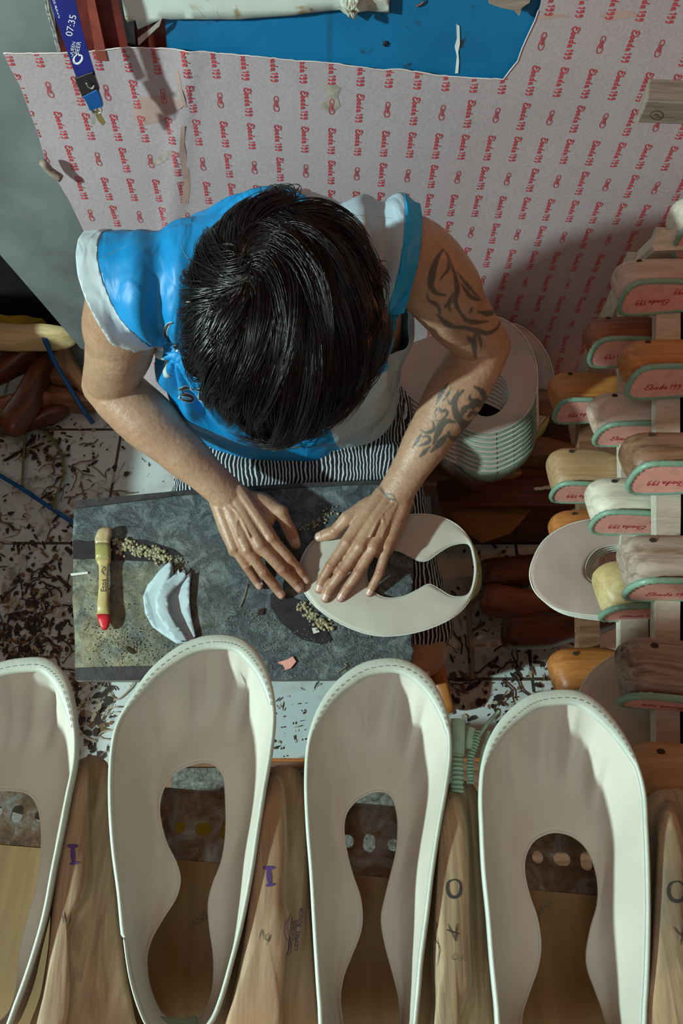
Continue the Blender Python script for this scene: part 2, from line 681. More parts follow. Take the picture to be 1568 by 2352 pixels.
# white plastered partition with a sloping lower edge, left of the paper
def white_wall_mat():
    m = base_mat('white_partition_shade_tone', (0.42, 0.48, 0.48), 0.55)
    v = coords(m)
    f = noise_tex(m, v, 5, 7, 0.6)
    c = ramp(m, f, [(0.3, (0.09, 0.105, 0.105)), (0.62, (0.18, 0.21, 0.21))])  # white paint darkened in the colour to stand in for light falloff
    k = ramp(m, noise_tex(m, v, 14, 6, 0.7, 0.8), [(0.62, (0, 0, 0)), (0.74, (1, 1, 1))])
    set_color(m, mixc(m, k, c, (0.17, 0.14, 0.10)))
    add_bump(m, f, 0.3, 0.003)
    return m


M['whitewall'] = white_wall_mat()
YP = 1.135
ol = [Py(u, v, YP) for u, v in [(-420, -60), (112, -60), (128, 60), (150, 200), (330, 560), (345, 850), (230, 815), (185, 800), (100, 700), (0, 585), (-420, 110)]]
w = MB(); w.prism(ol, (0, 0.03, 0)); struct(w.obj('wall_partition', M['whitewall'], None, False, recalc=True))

# blue painted panel behind the top of the paper
def blue_mat():
    m = base_mat('blue_painted_panel', (0.0, 0.13, 0.30), 0.45)
    v = coords(m)
    f = noise_tex(m, v, 6, 6, 0.6)
    c = ramp(m, f, [(0.3, (0.004, 0.12, 0.27)), (0.7, (0.006, 0.19, 0.42))])
    n, l = nodes_of(m)
    wv = n.new('ShaderNodeTexVoronoi'); wv.feature = 'DISTANCE_TO_EDGE'; wv.inputs['Scale'].default_value = 2.6
    l.new(coords(m, (1, 1, 1.3)), wv.inputs['Vector'])
    k = ramp(m, wv.outputs['Distance'], [(0.0, (0.35, 0.35, 0.35)), (0.02, (0, 0, 0))])
    c = mixc(m, k, c, (0.01, 0.03, 0.07))
    k = ramp(m, noise_tex(m, v, 30, 4), [(0.66, (0, 0, 0)), (0.72, (1, 1, 1))])
    c = mixc(m, k, c, (0.02, 0.045, 0.06))
    set_color(m, c)
    return m


M['blue'] = blue_mat()
BY = 1.128
pa = [Py(378, 30, BY), Py(388, 200, BY), Py(1300, 300, BY), Py(1330, -120, BY), Py(360, -120, BY)]
bp = MB(); bp.prism(pa, (0, 0.012, 0))
bo = thing('blue_panel', (0, 0, 0), 'blue painted wall panel showing above the pink printed sheet', 'panel')
bp.obj('panel_board', M['blue'], bo, False, recalc=True)
# white paint drip on it
V = [(1048, 55), (1055, 60), (1056, 100), (1052, 120), (1054, 140), (1052, 168), (1045, 169), (1049, 130), (1044, 108), (1049, 90)]
d = MB(); d.prism([Py(u, v, BY - 0.0015) for u, v in V], (0, 0.001, 0)); d.obj('paint_drip', M['white'], bo, False, recalc=True)
d = MB(); d.tube([Py(u, v, BY - 0.002) for u, v in [(880, 97), (886, 96), (890, 101), (886, 106), (880, 103)]], 0.0014, 6, closed=True); d.obj('nail_hole', M['hole'], bo)
d = MB(); d.tube(catmull([Py(u, v, BY - 0.003) for u, v in [(955, 14), (966, 10), (973, 3), (972, -4)]], 10), 0.0012, 6); d.obj('bent_nail', plain('rusty_nail', (0.2, 0.07, 0.05), 0.7), bo)

# dark red door frame boards behind the lanyard
M['redpaint'] = plain('dark_red_painted_wood', (0.12, 0.015, 0.01), 0.5, 0.6, 25, 0.4, 60)
M['redpaint2'] = plain('worn_red_painted_edge', (0.27, 0.055, 0.035), 0.5, 0.35, 25, 0.4, 60)
fr = thing('door_frame', (0, 0, 0), 'dark red painted wooden frame behind the blue lanyard', 'frame')
for (a, bq, c, dd, yy, mt, nm) in [((112, -60), (206, -60), (250, 140), (140, 140), 1.136, 'redpaint', 'frame_board'),
                                   ((188, -60), (205, -60), (247, 140), (222, 140), 1.118, 'redpaint2', 'frame_edge'),
                                   ((205, -60), (300, -60), (330, 140), (247, 140), 1.132, 'redpaint', 'frame_board'),
                                   ((262, -60), (300, -60), (314, 140), (300, 140), 1.122, 'black', 'frame_gap_strip'),
                                   ((300, -60), (385, -60), (395, 140), (314, 140), 1.134, 'redpaint', 'frame_board')]:
    q = MB(); q.prism([Py(*p, yy) for p in (a, bq, c, dd)], (0, 0.02, 0)); q.obj(nm, M[mt], fr, False, recalc=True)
q = MB()
for k in range(2):
    q.tube(catmull([Py(u, v, 1.125) for u, v in [(100 + k * 4, -40), (108 + k * 5, 20), (120 + k * 4, 60), (130 + k * 4, 100), (139 + k * 3, 130)]], 30), 0.0022, 6)
tag(q.obj('twisted_cord', plain('black_white_cord', (0.28, 0.29, 0.27), 0.7, 0.9, 120)), 'thin black and white cord running down the partition edge left of the lanyard', 'cord')

# torn white paper along the top
M['torn'] = base_mat('stained_white_paper', (0.6, 0.66, 0.6), 0.7)
vv = coords(M['torn'])
set_color(M['torn'], mixc(M['torn'], ramp(M['torn'], noise_tex(M['torn'], vv, 16, 7, 0.65, 1.5), [(0.54, (0, 0, 0)), (0.66, (1, 1, 1))]),
                          ramp(M['torn'], noise_tex(M['torn'], vv, 5, 3), [(0.3, (0.50, 0.58, 0.53)), (0.7, (0.62, 0.70, 0.64))]), (0.33, 0.24, 0.10)))
tp = [(270, -60), (288, 40), (293, 48), (311, 44), (317, 65), (352, 50), (374, 40), (392, 42), (450, 42), (550, 42), (650, 35), (760, 22), (780, 20), (790, 28), (812, 42), (822, 25), (845, 22), (893, 28), (895, -60)]
Y3 = 1.118
V, F = patch([(Py(u, v, Y3).x, Py(u, v, Y3).z) for u, v in tp], 0.012, lambda x, z: Vector((x, Y3 - 0.006 * abs(vnoise((x, 0, z), 22)) - 0.002, z)))
to = mesh_obj('torn_paper', V, F, M['torn']); md = to.modifiers.new('t', 'SOLIDIFY'); md.thickness = 0.0008
tag(to, 'stained white torn paper hanging along the top over the blue panel', 'paper')
tk = MB(); tk.prism([Py(u, v, 1.114) for u, v in [(372, 42), (366, 60), (340, 84), (318, 105), (316, 88), (345, 66)]], (0, 0.001, 0))
tag(tk.obj('tape_strip', plain('yellowed_tape', (0.36, 0.33, 0.28), 0.4), None, False, recalc=True), 'twisted strip of old clear tape beside the torn white paper', 'tape')
rag = MB()
for k in range(7):
    a = Py(790 + k * 4, -20, 1.105); 
    rag.tube(catmull([a, Py(788 + k * 5 + random.uniform(-5, 5), 8, 1.10), Py(806 + random.uniform(-14, 12), 24, 1.098), Py(808 + k * 2 - 6, 36 + random.uniform(-6, 6), 1.10)], 8), 0.004, 6, 0.5)
tag(rag.obj('knotted_rag', M['torn']), 'crumpled white rag hanging from the top of the torn paper', 'rag')
bk = MB(); bk.prism([Py(u, v, 1.11) for u, v in [(1120, -20), (1122, 8), (1150, 18), (1180, 24), (1192, 38), (1198, 18), (1216, 6), (1222, -20)]], (0, 0.006, 0))
tag(bk.obj('bark_scrap', WOODS['block'], None, False, recalc=True), 'small brown wood scrap stuck at the top edge of the blue panel', 'scrap')

# ------------------------------------------------------------------ the pink printed sheet
def sheet_y(x, z):
    y = WY - 0.030
    y -= 0.004 * (0.5 + 0.5 * math.sin(x * 9 + z * 3)) + 0.004 * vnoise((x, 0, z), 4, 1)
    lo = max(0.0, 0.22 - z)
    y -= lo * lo * 2.2                                # the foot of the sheet curls out over the floor
    y -= 0.006 * math.exp(-((x - 0.29 * z + 0.46) / 0.012) ** 2) * 0.8   # old crease
    return y


def sheet_mat():
    m = base_mat('pink_printed_board', (0.62, 0.50, 0.50), 0.75)
    v = coords(m)
    f = noise_tex(m, v, 4, 5)
    c = ramp(m, f, [(0.3, (0.37, 0.30, 0.32)), (0.7, (0.43, 0.375, 0.40))])
    sp = noise_tex(m, v, 260, 2)
    c = mixc(m, 0.35, c, ramp(m, sp, [(0.35, (0.33, 0.275, 0.29)), (0.65, (0.50, 0.45, 0.47))]))
    k = ramp(m, noise_tex(m, v, 60, 3, 0.6), [(0.72, (0, 0, 0)), (0.76, (0.8, 0.8, 0.8))])
    c = mixc(m, k, c, (0.22, 0.19, 0.18))
    set_color(m, c)
    add_bump(m, sp, 0.35, 0.0008)
    return m


M['sheet'] = sheet_mat()
M['stain'] = plain('brown_damp_stain', (0.42, 0.29, 0.255), 0.8, 0.15, 30)
M['stain2'] = plain('peeled_grey_patch', (0.36, 0.32, 0.27), 0.8, 0.3, 90)
SY = WY - 0.03
so_px = [(8, 121), (100, 122), (200, 118), (295, 107), (370, 108), (440, 112), (520, 120), (600, 126), (680, 136), (750, 141), (800, 148), (880, 159), (918, 157), (1000, 170), (1080, 176), (1155, 180),
         (1170, 160), (1188, 138), (1198, 110), (1212, 78), (1228, 45), (1240, 10), (1250, -60), (1700, -60), (1720, 980), (880, 980), (360, 930), (300, 780), (215, 590), (200, 545), (160, 460), (105, 368), (85, 300), (45, 195), (20, 150)]
ol = []
for u, v in so_px:
    p = Py(u, v, SY)
    ol.append((p.x, max(p.z, 0.012)))
V, F = patch(ol, 0.017, lambda x, z: Vector((x, sheet_y(x, z), z)))
MI = [0] * len(F)
from mathutils.geometry import intersect_point_line
def in_poly(x, y, P):
    ins = False; j = len(P) - 1
    for i in range(len(P)):
        a, bb = P[i], P[j]
        if (a[1] > y) != (bb[1] > y) and x < (bb[0] - a[0]) * (y - a[1]) / (bb[1] - a[1]) + a[0]: ins = not ins
        j = i
    return ins


def add_print(V2, F2, cx, cz, sc, ang, mi, off=0.0009):
    """letters reading downwards on the sheet"""
    ca, sa = math.cos(ang), math.sin(ang)
    pts = []
    for v in V2:
        a, bb = v.x * sc, v.y * sc                    # a: along the word (down), bb: height (to the right)
        x = cx + bb * ca - a * sa; z = cz - a * ca - bb * sa
        pts.append((x, z))
    okv = [in_poly(x, z, ol) for x, z in pts]
    base = len(V)
    V.extend(Vector((x, sheet_y(x, z) - off, z)) for x, z in pts)
    for q in F2:
        if all(okv[i] for i in q):
            F.append([i + base for i in q]); MI.append(mi)


ang = math.radians(3.3)
for j in range(-5, 12):
    for i in range(-14, 30):
        cx = -0.190 + i * 0.0437 * math.cos(ang) - j * 0.058 * math.sin(ang) * 0.35
        cz = 0.741 - i * 0.0437 * math.sin(ang) - j * 0.058
        if not (-0.9 < cx < 0.95) or cz < 0.03: continue
        isl = (j % 2 == 0) and ((i + (j // 2)) % 2 == 0)
        if isl:
            add_print([Vector((v.x - 2.7, v.y - 0.4)) for v in LG_V], LG_F, cx, cz, 0.0046, ang * 0.6, 1)
        else:
            add_print([Vector((v.x - 4.3, v.y - 0.9)) for v in EB_V], EB_F, cx, cz, 0.0052, ang * 0.6, 1)
for poly, mi in [([(305, 240), (320, 222), (360, 220), (400, 222), (428, 232), (415, 245), (400, 255), (385, 270), (375, 280), (345, 285), (320, 290), (306, 270)], 2),
                 ([(402, 158), (410, 158), (420, 205), (430, 240), (424, 242), (410, 205)], 2),
                 ([(416, 285), (425, 285), (424, 330), (432, 380), (437, 420), (432, 470), (414, 470), (420, 400), (412, 350)], 2),
                 ([(332, 386), (360, 365), (380, 346), (404, 348), (390, 362), (365, 378)], 3),
                 ([(740, 195), (765, 187), (782, 200), (775, 220), (782, 240), (765, 255), (742, 248), (735, 236), (755, 225), (750, 210)], 3),
                 ([(1378, 35), (1410, 22), (1450, 25), (1470, 36), (1430, 42), (1390, 48)], 2),
                 ([(1230, 38), (1262, 28), (1312, 35), (1280, 40), (1245, 44)], 2)]:
    q = [Py(u, v, SY) for u, v in poly]
    base = len(V)
    vs, fs = patch([(p.x, p.z) for p in q], 0.02, lambda x, z: Vector((x, sheet_y(x, z) - 0.0005, z)))
    V.extend(vs); F.extend([[i + base for i in t] for t in fs]); MI.extend([mi] * len(fs))
so = mesh_obj('printed_sheet', V, F, [M['sheet'], M['red'], M['stain'], M['stain2']], None, True, MI)
tag(so, 'large pink board sheet printed with red lettering covering the wall behind the man', 'sheet')
ed = []
for (u, v) in so_px[:22]:
    p = Py(u, v, SY); ed.append(Vector((p.x, sheet_y(p.x, p.z) - 0.0006, p.z)))
dense = []
for a, bb in zip(ed, ed[1:]):
    k = max(1, int((bb - a).length / 0.006))
    for t in range(k):
        p = a.lerp(bb, t / k); dense.append(Vector((p.x, sheet_y(p.x, p.z) - 0.0006 , p.z + random.uniform(-.0006, .0006))))
q = MB(); q.tube(dense, 0.0011, 5); q.obj('cut_edge', plain('pale_cut_edge', (0.66, 0.58, 0.56), 0.8), so)

# ------------------------------------------------------------------ lanyard with keys
M['lany'] = plain('blue_lanyard_webbing', (0.004, 0.012, 0.17), 0.45, 0.25, 40, 0.5, 900, bdist=0.0004)
M['bluemetal'] = plain('blue_anodised_metal', (0.01, 0.12, 0.42), 0.3, metallic=0.6)
la = thing('key_lanyard', Py(190, 180, 1.06), 'blue lanyard with white lettering, black buckle and keys hanging in front of the wall', 'lanyard')
LO = Vector(la.location)
def strap(px, wpx, ydepth, mat, name, thick=0.0012):
    rings = []
    cs = catmull([Vector((a, bb)) for a, bb in px], 40)
    for i, c in enumerate(cs):
        t = (cs[min(i + 1, 39)] - cs[max(i - 1, 0)]).normalized(); nn = Vector((-t.y, t.x))
        yd = ydepth[0] + (ydepth[1] - ydepth[0]) * i / 39
        w0 = wpx[0] + (wpx[1] - wpx[0]) * i / 39
        a = c + nn * w0 / 2; bb = c - nn * w0 / 2
        pa, pb = Py(a.x, a.y, yd) - LO, Py(bb.x, bb.y, yd) - LO
        rings.append([pa, pb, pb + Vector((0, thick, 0)), pa + Vector((0, thick, 0))])
    m = MB(); m.loft(rings); return m.obj(name, mat, la, False, recalc=True)
s2 = strap([(108, -60), (132, 20), (160, 100), (185, 170)], (22, 24), (1.075, 1.066), M['lany'], 'back_strap')
s1 = strap([(128, -60), (152, 10), (170, 80), (188, 140), (200, 178)], (46, 40), (1.06, 1.056), M['lany'], 'strap')
LY = 1.0595
bl = bvh_of(s1)
def ltext(body, size_px, cx, cy, angdeg):
    V2, F2 = text2d(body, 1.0)
    an = math.radians(angdeg); ca, sa = math.cos(an), math.sin(an)
    vs = [Vector((cx + v.x * size_px * ca + v.y * size_px * sa, cy + v.x * size_px * sa - v.y * size_px * ca)) for v in V2]
    decal('printed_lettering', vs, F2, cam_place, bl, M['whiteprint'], la, 0.0004)
ltext('07:35', 23, 164, 58, -78)
ltext('QUEEN', 11, 167, 113, -78)
ltext('BEER', 14, 179, 110, -78)
SV, SF = px_strokes([([(172, 140), (170, 150), (176, 148)], 4), ([(178, 124), (170, 132), (170, 142), (178, 146), (187, 138), (188, 128), (180, 124)], 5), ([(180, 124), (184, 128)], 5)])
decal('printed_emblem', SV, SF, cam_place, bl, M['whiteprint'], la, 0.0004)
b2 = bvh_of(s2)
for body, sz, cx, cy in (('BEER', 15, 136, 25), ('QUEEN', 11, 127, 5)):
    V2, F2 = text2d(body, 1.0); an = math.radians(-107); ca, sa = math.cos(an), math.sin(an)
    vs = [Vector((cx + v.x * sz * ca + v.y * sz * sa, cy + v.x * sz * sa - v.y * sz * ca)) for v in V2]
    decal('printed_lettering', vs, F2, cam_place, b2, M['whiteprint'], la, 0.0004)
bk = strap([(192, 173), (200, 195), (208, 216)], (44, 42), (1.054, 1.05), M['black'], 'buckle', 0.008)
md = bk.modifiers.new('b', 'BEVEL'); md.width = 0.002; md.segments = 2
sl = strap([(206, 214), (215, 232), (221, 250)], (36, 32), (1.05, 1.047), M['bluemetal'], 'clamp', 0.007)
md = sl.modifiers.new('b', 'BEVEL'); md.width = 0.0015; md.segments = 2
q = MB(); q.tube(catmull([Py(u, v, 1.046) - LO for u, v in [(198, 190), (203, 200), (212, 203), (216, 196)]], 10), 0.0014, 6); q.obj('buckle_loop', M['metal'], la)
q = MB(); q.tube([Py(222 + 12 * math.cos(a), 252 + 9 * math.sin(a), 1.05) - LO for a in [k * PI / 8 for k in range(16)]], 0.0011, 6, closed=True); q.obj('key_ring', M['metal'], la)
for pts, nm in (([(211, 246), (221, 247), (219, 286), (209, 287)], 'M'), ([(216, 252), (224, 250), (242, 283), (236, 289), (224, 276)], 'B')):
    q = MB(); q.prism([Py(u, v, 1.052 if nm == 'M' else 1.06) - LO for u, v in pts], (0, 0.002, 0)); q.obj('key', M['metal' if nm == 'M' else 'brass'], la, False, recalc=True)

# ------------------------------------------------------------------ wood block sticking out at the upper right
# a sawn beam end, pointing at us from the right
YB = 0.98
bo_ = thing('beam_end', Py(1530, 235, YB), 'short sawn timber beam end at the right edge in front of the pink sheet', 'beam')
O = Vector(bo_.location)
tl, tr2 = Py(1490, 180, YB), Py(1760, 215, YB)
bl_, br_ = Py(1488, 255, YB - 0.075), Py(1760, 290, YB - 0.075)
# four long edges: back-top, front-top, front-bottom, back-bottom
A0 = [Pd(1490, 180, 1.02), Pd(1484, 232, 0.985), Pd(1461, 282, 1.035), Pd(1468, 235, 1.07)]
dx = Vector((0.28, 0.0, -0.012))
q = MB(); rings = [[p - O for p in A0], [p + dx - O for p in A0]]; q.loft(rings)
bb_ = q.obj('timber', WOODS['block'], bo_, False, recalc=True)
md = bb_.modifiers.new('b', 'BEVEL'); md.width = 0.0025; md.segments = 2
bvb = bvh_of(bb_)
SV, SF = px_strokes([([(1492, 262), (1500, 255), (1514, 255), (1522, 264), (1512, 274), (1498, 272), (1491, 263)], 2.5), ([(1500, 264), (1512, 262)], 5), ([(1504, 270), (1515, 266)], 3)])
decal('wood_knot', SV, SF, cam_place, bvb, plain('dark_knot', (0.12, 0.07, 0.05), 0.9), bo_, 0.0006)

# ------------------------------------------------------------------ left: unseen box added to shade the floor, clutter pile
sb = thing('floor_shade_box', (-1.13, 0.52, 0), 'unseen low dark wooden cupboard standing left of the man', 'blocker')
q = MB(); q.box((0, 0, 0.42), (0.46, 1.0, 0.03)); q.obj('top', WOODS['brown'], sb, False)
q = MB(); q.box((0, 0, 0.21), (0.42, 0.92, 0.40)); q.obj('body', WOODS['brown'], sb, False)

M['yellowcloth'] = plain('yellow_cloth', (0.34, 0.22, 0.01), 0.9, 0.2, 20)
M['redcloth'] = plain('dark_red_cloth', (0.16, 0.015, 0.01), 0.9, 0.3, 20)
def clothlump(name, px, z, mat, label, h=0.03, cat='cloth'):
    c = Pz(*px[0], z)
    P = [Pz(u, v, z) for u, v in px]
    vs, fs = patch([(p.x, p.y) for p in P], 0.012, lambda x, y: Vector((x, y, z + 0.012 * vnoise((x, y, 0), 20, 3))))
    o = mesh_obj(name, vs, fs, mat)
    md = o.modifiers.new('s', 'SOLIDIFY'); md.thickness = h; md.offset = -1
    md = o.modifiers.new('b', 'BEVEL'); md.width = 0.006; md.segments = 2; md.limit_method = 'ANGLE'
    return tag(o, label, cat)
clothlump('folded_cloth', [(-120, 735), (0, 732), (40, 728), (90, 715), (120, 700), (60, 668), (-120, 680)], 0.10, M['redcloth'], 'dark red cloth at the far left behind the yellow cloth', 0.09)
clothlump('folded_cloth', [(-60, 742), (20, 750), (70, 742), (95, 728), (60, 722), (20, 724), (-60, 720)], 0.14, M['yellowcloth'], 'yellow cloth folded on the clutter pile at the far left', 0.12)

# ================================================================== SHOE LASTS (rack)
def last_sections(L=0.25, h=0.062, w=0.064, n=22):
    """heel at x=0, toe at x=L; sole on z=0; sides y=+-w/2"""
    rings = []
    for i in range(n):
        t = i / (n - 1)
        te = 0.5 - 0.5 * math.cos(PI * t)
        x = L * te
        ht = h * (1.0 if te < 0.38 else (1 - 0.62 * ((te - 0.38) / 0.62) ** 0.9))
        ww = w * (1.0 + 0.28 * math.exp(-((te - 0.68) / 0.18) ** 2) - 0.05 * math.exp(-((te - 0.42) / 0.1) ** 2))
        end = min(1.0, te * L / 0.032)
        e = math.sqrt(max(0.0, 1 - (1 - end) ** 2)) if end < 1 else 1
        end2 = min(1.0, (1 - te) * L / 0.04)
        e2 = math.sqrt(max(0.0, 1 - (1 - end2) ** 2)) if end2 < 1 else 1
        ww = max(0.004, ww * (0.34 + 0.66 * e) * (0.15 + 0.85 * e2))
        hh = ht * (0.80 + 0.20 * e) * (0.3 + 0.7 * e2)
        m = 24; ring = []
        for k in range(m):
            a = 2 * PI * k / m
            c, s = math.cos(a), math.sin(a)
            px = math.copysign(abs(c) ** 0.55, c); pz = math.copysign(abs(s) ** 0.55, s)
            z = hh * (0.5 + 0.5 * pz)
            narrow = 1 - 0.22 * (z / h) ** 1.5
            x_off = 0.010 * (1 - z / h) ** 1.6 * (1 - min(1.0, te / .22)) + 0.010 * max(0, z / h - .7) ** 1.2 * (1 - min(1.0, te / .1)) * 3
            ring.append(Vector((x + x_off, px * ww * 0.5 * narrow, z)))
        rings.append(ring)
    return rings


def insole_outline(L, w, n=130):
    pts = []
    ks = [(0.0, 0.0), (0.012, 0.6), (0.06, 0.95), (0.2, 0.98), (0.4, 0.86), (0.55, 0.98), (0.7, 1.2), (0.85, 1.1), (0.95, 0.7), (1.0, 0.0)]
    up = [Vector((x * L, y * w / 2)) for x, y in ks]
    dn = [Vector((x * L, -y * w / 2)) for x, y in ks[1:-1]][::-1]
    return catmull(up + dn, n, True)


def make_last(wood, sole=True, L=0.25, h=0.062, w=0.064, flip=False, bind='greenbind'):
    r = bpy.data.objects.new('shoe_last', None); COL.objects.link(r)
    q = MB(); q.loft(last_sections(L, h, w))
    body = q.obj('last_body', WOODS[wood], r)
    # pin hole through the flank
    q = MB(); ring = [Vector((0.034 + 0.0042 * math.cos(a), 0, h - 0.013 + 0.0030 * math.sin(a))) for a in [k * PI / 6 for k in range(12)]]
    q.prism([p + Vector((0, -w * 0.5 * 1.0 - 0.0012 + 0.0062, 0)) for p in ring], (0, 0.004, 0))
    q.obj('pin_hole', M['hole'], r, False)
    if sole:
        ol = insole_outline(L * 1.0, w * 1.06)
        ol = [Vector((p.x + 0.007, p.y)) for p in ol]
        q = MB(); q.prism([Vector((p.x, p.y, -0.0045)) for p in ol], (0, 0, 0.004))
        ins = q.obj('insole', M['pinkboard'], r, False)
        q = MB(); n = len(ol)
        ringp = [Vector((p.x, p.y, -0.0020)) for p in ol]
        # wrapped piping, gathered tightly round the heel
        rad = [0.0042 + (0.0005 * (1 if i % 2 else -1) if ol[i].x < 0.03 else 0) for i in range(n)]
        q.tube(ringp, rad, 8, 1.0, closed=True)
        q.obj('piping', M[bind], ins)
        V, F = [], []
        for (cx, cy, sgn) in ((0.055, 0.008, 1), (0.105, -0.012, 1), (0.155, 0.010, 1)):
            if flip: sgn = -sgn
            for v in EB_V:
                a, bb = (v.x - 4.3) * 0.0056, (v.y - 0.9) * 0.0056
                V.append(Vector((cx + a * sgn, cy + bb * sgn * -1, -0.00475)))
            F += [[i + len(V) - len(EB_V) for i in f] for f in EB_F]
        mesh_obj('printed_lettering', V, F, M['red'], ins, False)
        st = insole_outline(L * 0.93, w * 0.78, 90)
        V, F = [], []
        for i in range(0, 90, 2):
            a, bb = st[i] + Vector((0.008, 0)), st[(i + 1) % 90] + Vector((0.008, 0))
            t = (bb - a).normalized(); nn = Vector((-t.y, t.x)) * 0.0005
            k = len(V); V += [Vector((*(p), -0.0048)) for p in (a + nn, a - nn, bb - nn, bb + nn)]; F.append([k, k + 1, k + 2, k + 3])
        mesh_obj('stitching', V, F, M['stitchw'], ins, False)
    return r


RACKROT = Matrix(((1, 0, 0), (0, 0, 1), (0, -1, 0)))   # x->x, y->-z, z->+y


def place_last(r, u, v, ztop, h, w, yaw=0.0, roll=0.0):
    p = Pz(u, v, ztop)
    R = Matrix.Rotation(math.radians(yaw), 3, 'Z') @ Matrix.Rotation(math.radians(roll), 3, 'X') @ RACKROT
    off = R @ Vector((0.0, -w / 2, h))
    r.matrix_basis = Matrix.Translation(p - off) @ R.to_4x4()


# columns of the drying rack: (pixel u,v of the top-left end, z of the upper flank, wood, yaw, roll, height, sole, flip)
FRONT = [(1414, 580, .672, 'pink', 3, 2, .058, True, True, 'pinkish shoe last in the upper rack row, nearest the pink wall sheet'),
         (1430, 764, .672, 'orange', 2, 0, .060, True, False, 'bright orange-brown shoe last with insole in the upper rack row, below the pinkish last'),
         (1434, 974, .672, 'brown', 0, -2, .060, True, True, 'dark brown shoe last in the upper rack row beside the near-white last'),
         (1433, 1212, .672, 'grey', -1, 4, .064, True, False, 'greyish shoe last in the upper rack row beside the pale yellow last'),
         (1434, 1446, .672, 'darkstripe', -6, 6, .068, True, True, 'grey-brown shoe last with a black grain stripe, upper rack row'),
         (1442, 1690, .665, 'tan', -3, 0, .060, True, True, 'brown shoe last in the upper rack row, nearest the table')]
MID = [(1346, 712, .582, 'redbrown', 1, 0, .058, True, True, 'reddish shoe last in the middle rack row peeking out left of the orange-brown last'),
       (1358, 888, .582, 'pink', 2, 6, .062, True, False, 'pale pinkish shoe last half lit in the middle rack row, second from the wall'),
       (1354, 1080, .582, 'pale', -2, 2, .062, True, True, 'near-white shoe last with green gathered piping in the middle rack row'),
       (1372, 1278, .582, 'yellow', 2, 6, .066, True, False, 'pale yellow shoe last in the middle rack row beside the large round upper')]
LOW = [(1262, 840, .480, 'orange', 1, 0, .070, True, True, 'shaded orange shoe last deepest in the rack beside the stack of shoe uppers'),
       (1262, 1014, .498, 'tan', -2, 4, .070, True, True, 'half-lit tan shoe last in the lowest rack row right of the heel bands'),
       (1265, 1160, .498, 'orange', 2, 0, .060, False, False, 'small orange shoe last without insole in the lowest rack row above the round upper'),
       (1264, 1478, .470, 'orange', 1, 0, .066, True, True, 'glowing orange shoe last in the lowest rack row nearest the camera')]
for rows, w, grp in ((FRONT, .064, 1), (MID, .062, 2), (LOW, .060, 3)):
    for (u, v, z, wd, yaw, roll, h, sole, flip, lab) in rows:
        r = make_last(wd, sole, 0.25 if grp < 3 else 0.21, h, w, flip)
        place_last(r, u, v, z, h, w, yaw, roll)
        tag(r, lab, 'shoe last', 'shoe lasts lying in rows on the drying rack')

# one more last at the far top right (mostly outside the frame), white painted, and a carved support
r = make_last('pale', True, 0.25, .075, .07); place_last(r, 1548, 428, .70, .075, .07, -4, 0)
tag(r, 'white-lit shoe last cut off by the right edge above the rack', 'shoe last', 'shoe lasts lying in rows on the drying rack')

# rack rails
def rail(name, u0, v0, v1, z, width, thick, label, slope=0.2, mat='rail'):
    a = Pz(u0, v0, z); bb = Pz(u0, v1, z)
    d = (bb - a); n = Vector((-d.y, d.x, 0)).normalized()
    if n.x < 0: n = -n
    q = MB()
    n_ = 24
    rings = []
    for i in range(n_ + 1):
        p = a + d * i / n_
        j = 0.0006 * random.uniform(-1, 1)
        rings.append([p + n * j, p + n * width, p + n * width - Vector((0, 0, thick)), p + n * j - Vector((0, 0, thick))])
    q.loft(rings)
    return q.obj(name, WOODS[mat], None, False, recalc=True)


rk = thing('drying_rack', (0.42, 0.5, 0), 'pale sawn timber rack on the right carrying the shoe lasts', 'rack')
def rk_child(o, nm):
    o.parent = rk; o.matrix_parent_inverse = Matrix.Translation(-Vector(rk.location)); o.name = nm; return o
rk_child(rail('rail', 1506, 1780, 520, .605, .040, .018, ''), 'rail')
rk_child(rail('rail', 1562, 1780, 520, .605, .040, .018, ''), 'rail')
rk_child(rail('rail', 1425, 1640, 640, .519, .036, .018, ''), 'rail')
rk_child(rail('rail', 1492, 1640, 640, .519, .036, .018, ''), 'rail')
rk_child(rail('rail', 1330, 1640, 900, .405, .030, .025, '', mat='brown'), 'rail')
q = MB()
for (x, y, zt) in ((.50, .95, .57), (.46, .13, .57)):
    q = MB(); q.box((x - .42, y - .5, zt / 2), (.045, .045, zt)); q.obj('post', WOODS['rail'], rk, False)
for (x, y, z) in ((.46, .93, .48), (.42, .15, .48)):
    q = MB(); q.box((x - .42 + .20, y - .5, z), (.30, .03, .05)); q.obj('crossbar', WOODS['rail'], rk, False)
for (x, y, z) in ((.46, .90, .38), (.38, .18, .38)):
    q = MB(); q.box((x - .42 + .22, y - .5, z), (.34, .03, .04)); q.obj('crossbar', WOODS['rail'], rk, False)

cs = MB(); cs.prism([Pd(u, v, 1.12) for u, v in [(1503, 576), (1497, 566), (1507, 534), (1520, 527), (1538, 530), (1568, 520), (1640, 520), (1640, 580), (1560, 574)]], (0.01, 0.05, -0.08))
tag(cs.obj('sawn_offcut', WOODS['pale'], None, False, recalc=True), 'pale carved wood offcut behind the pinkish shoe last at the right edge', 'offcut')


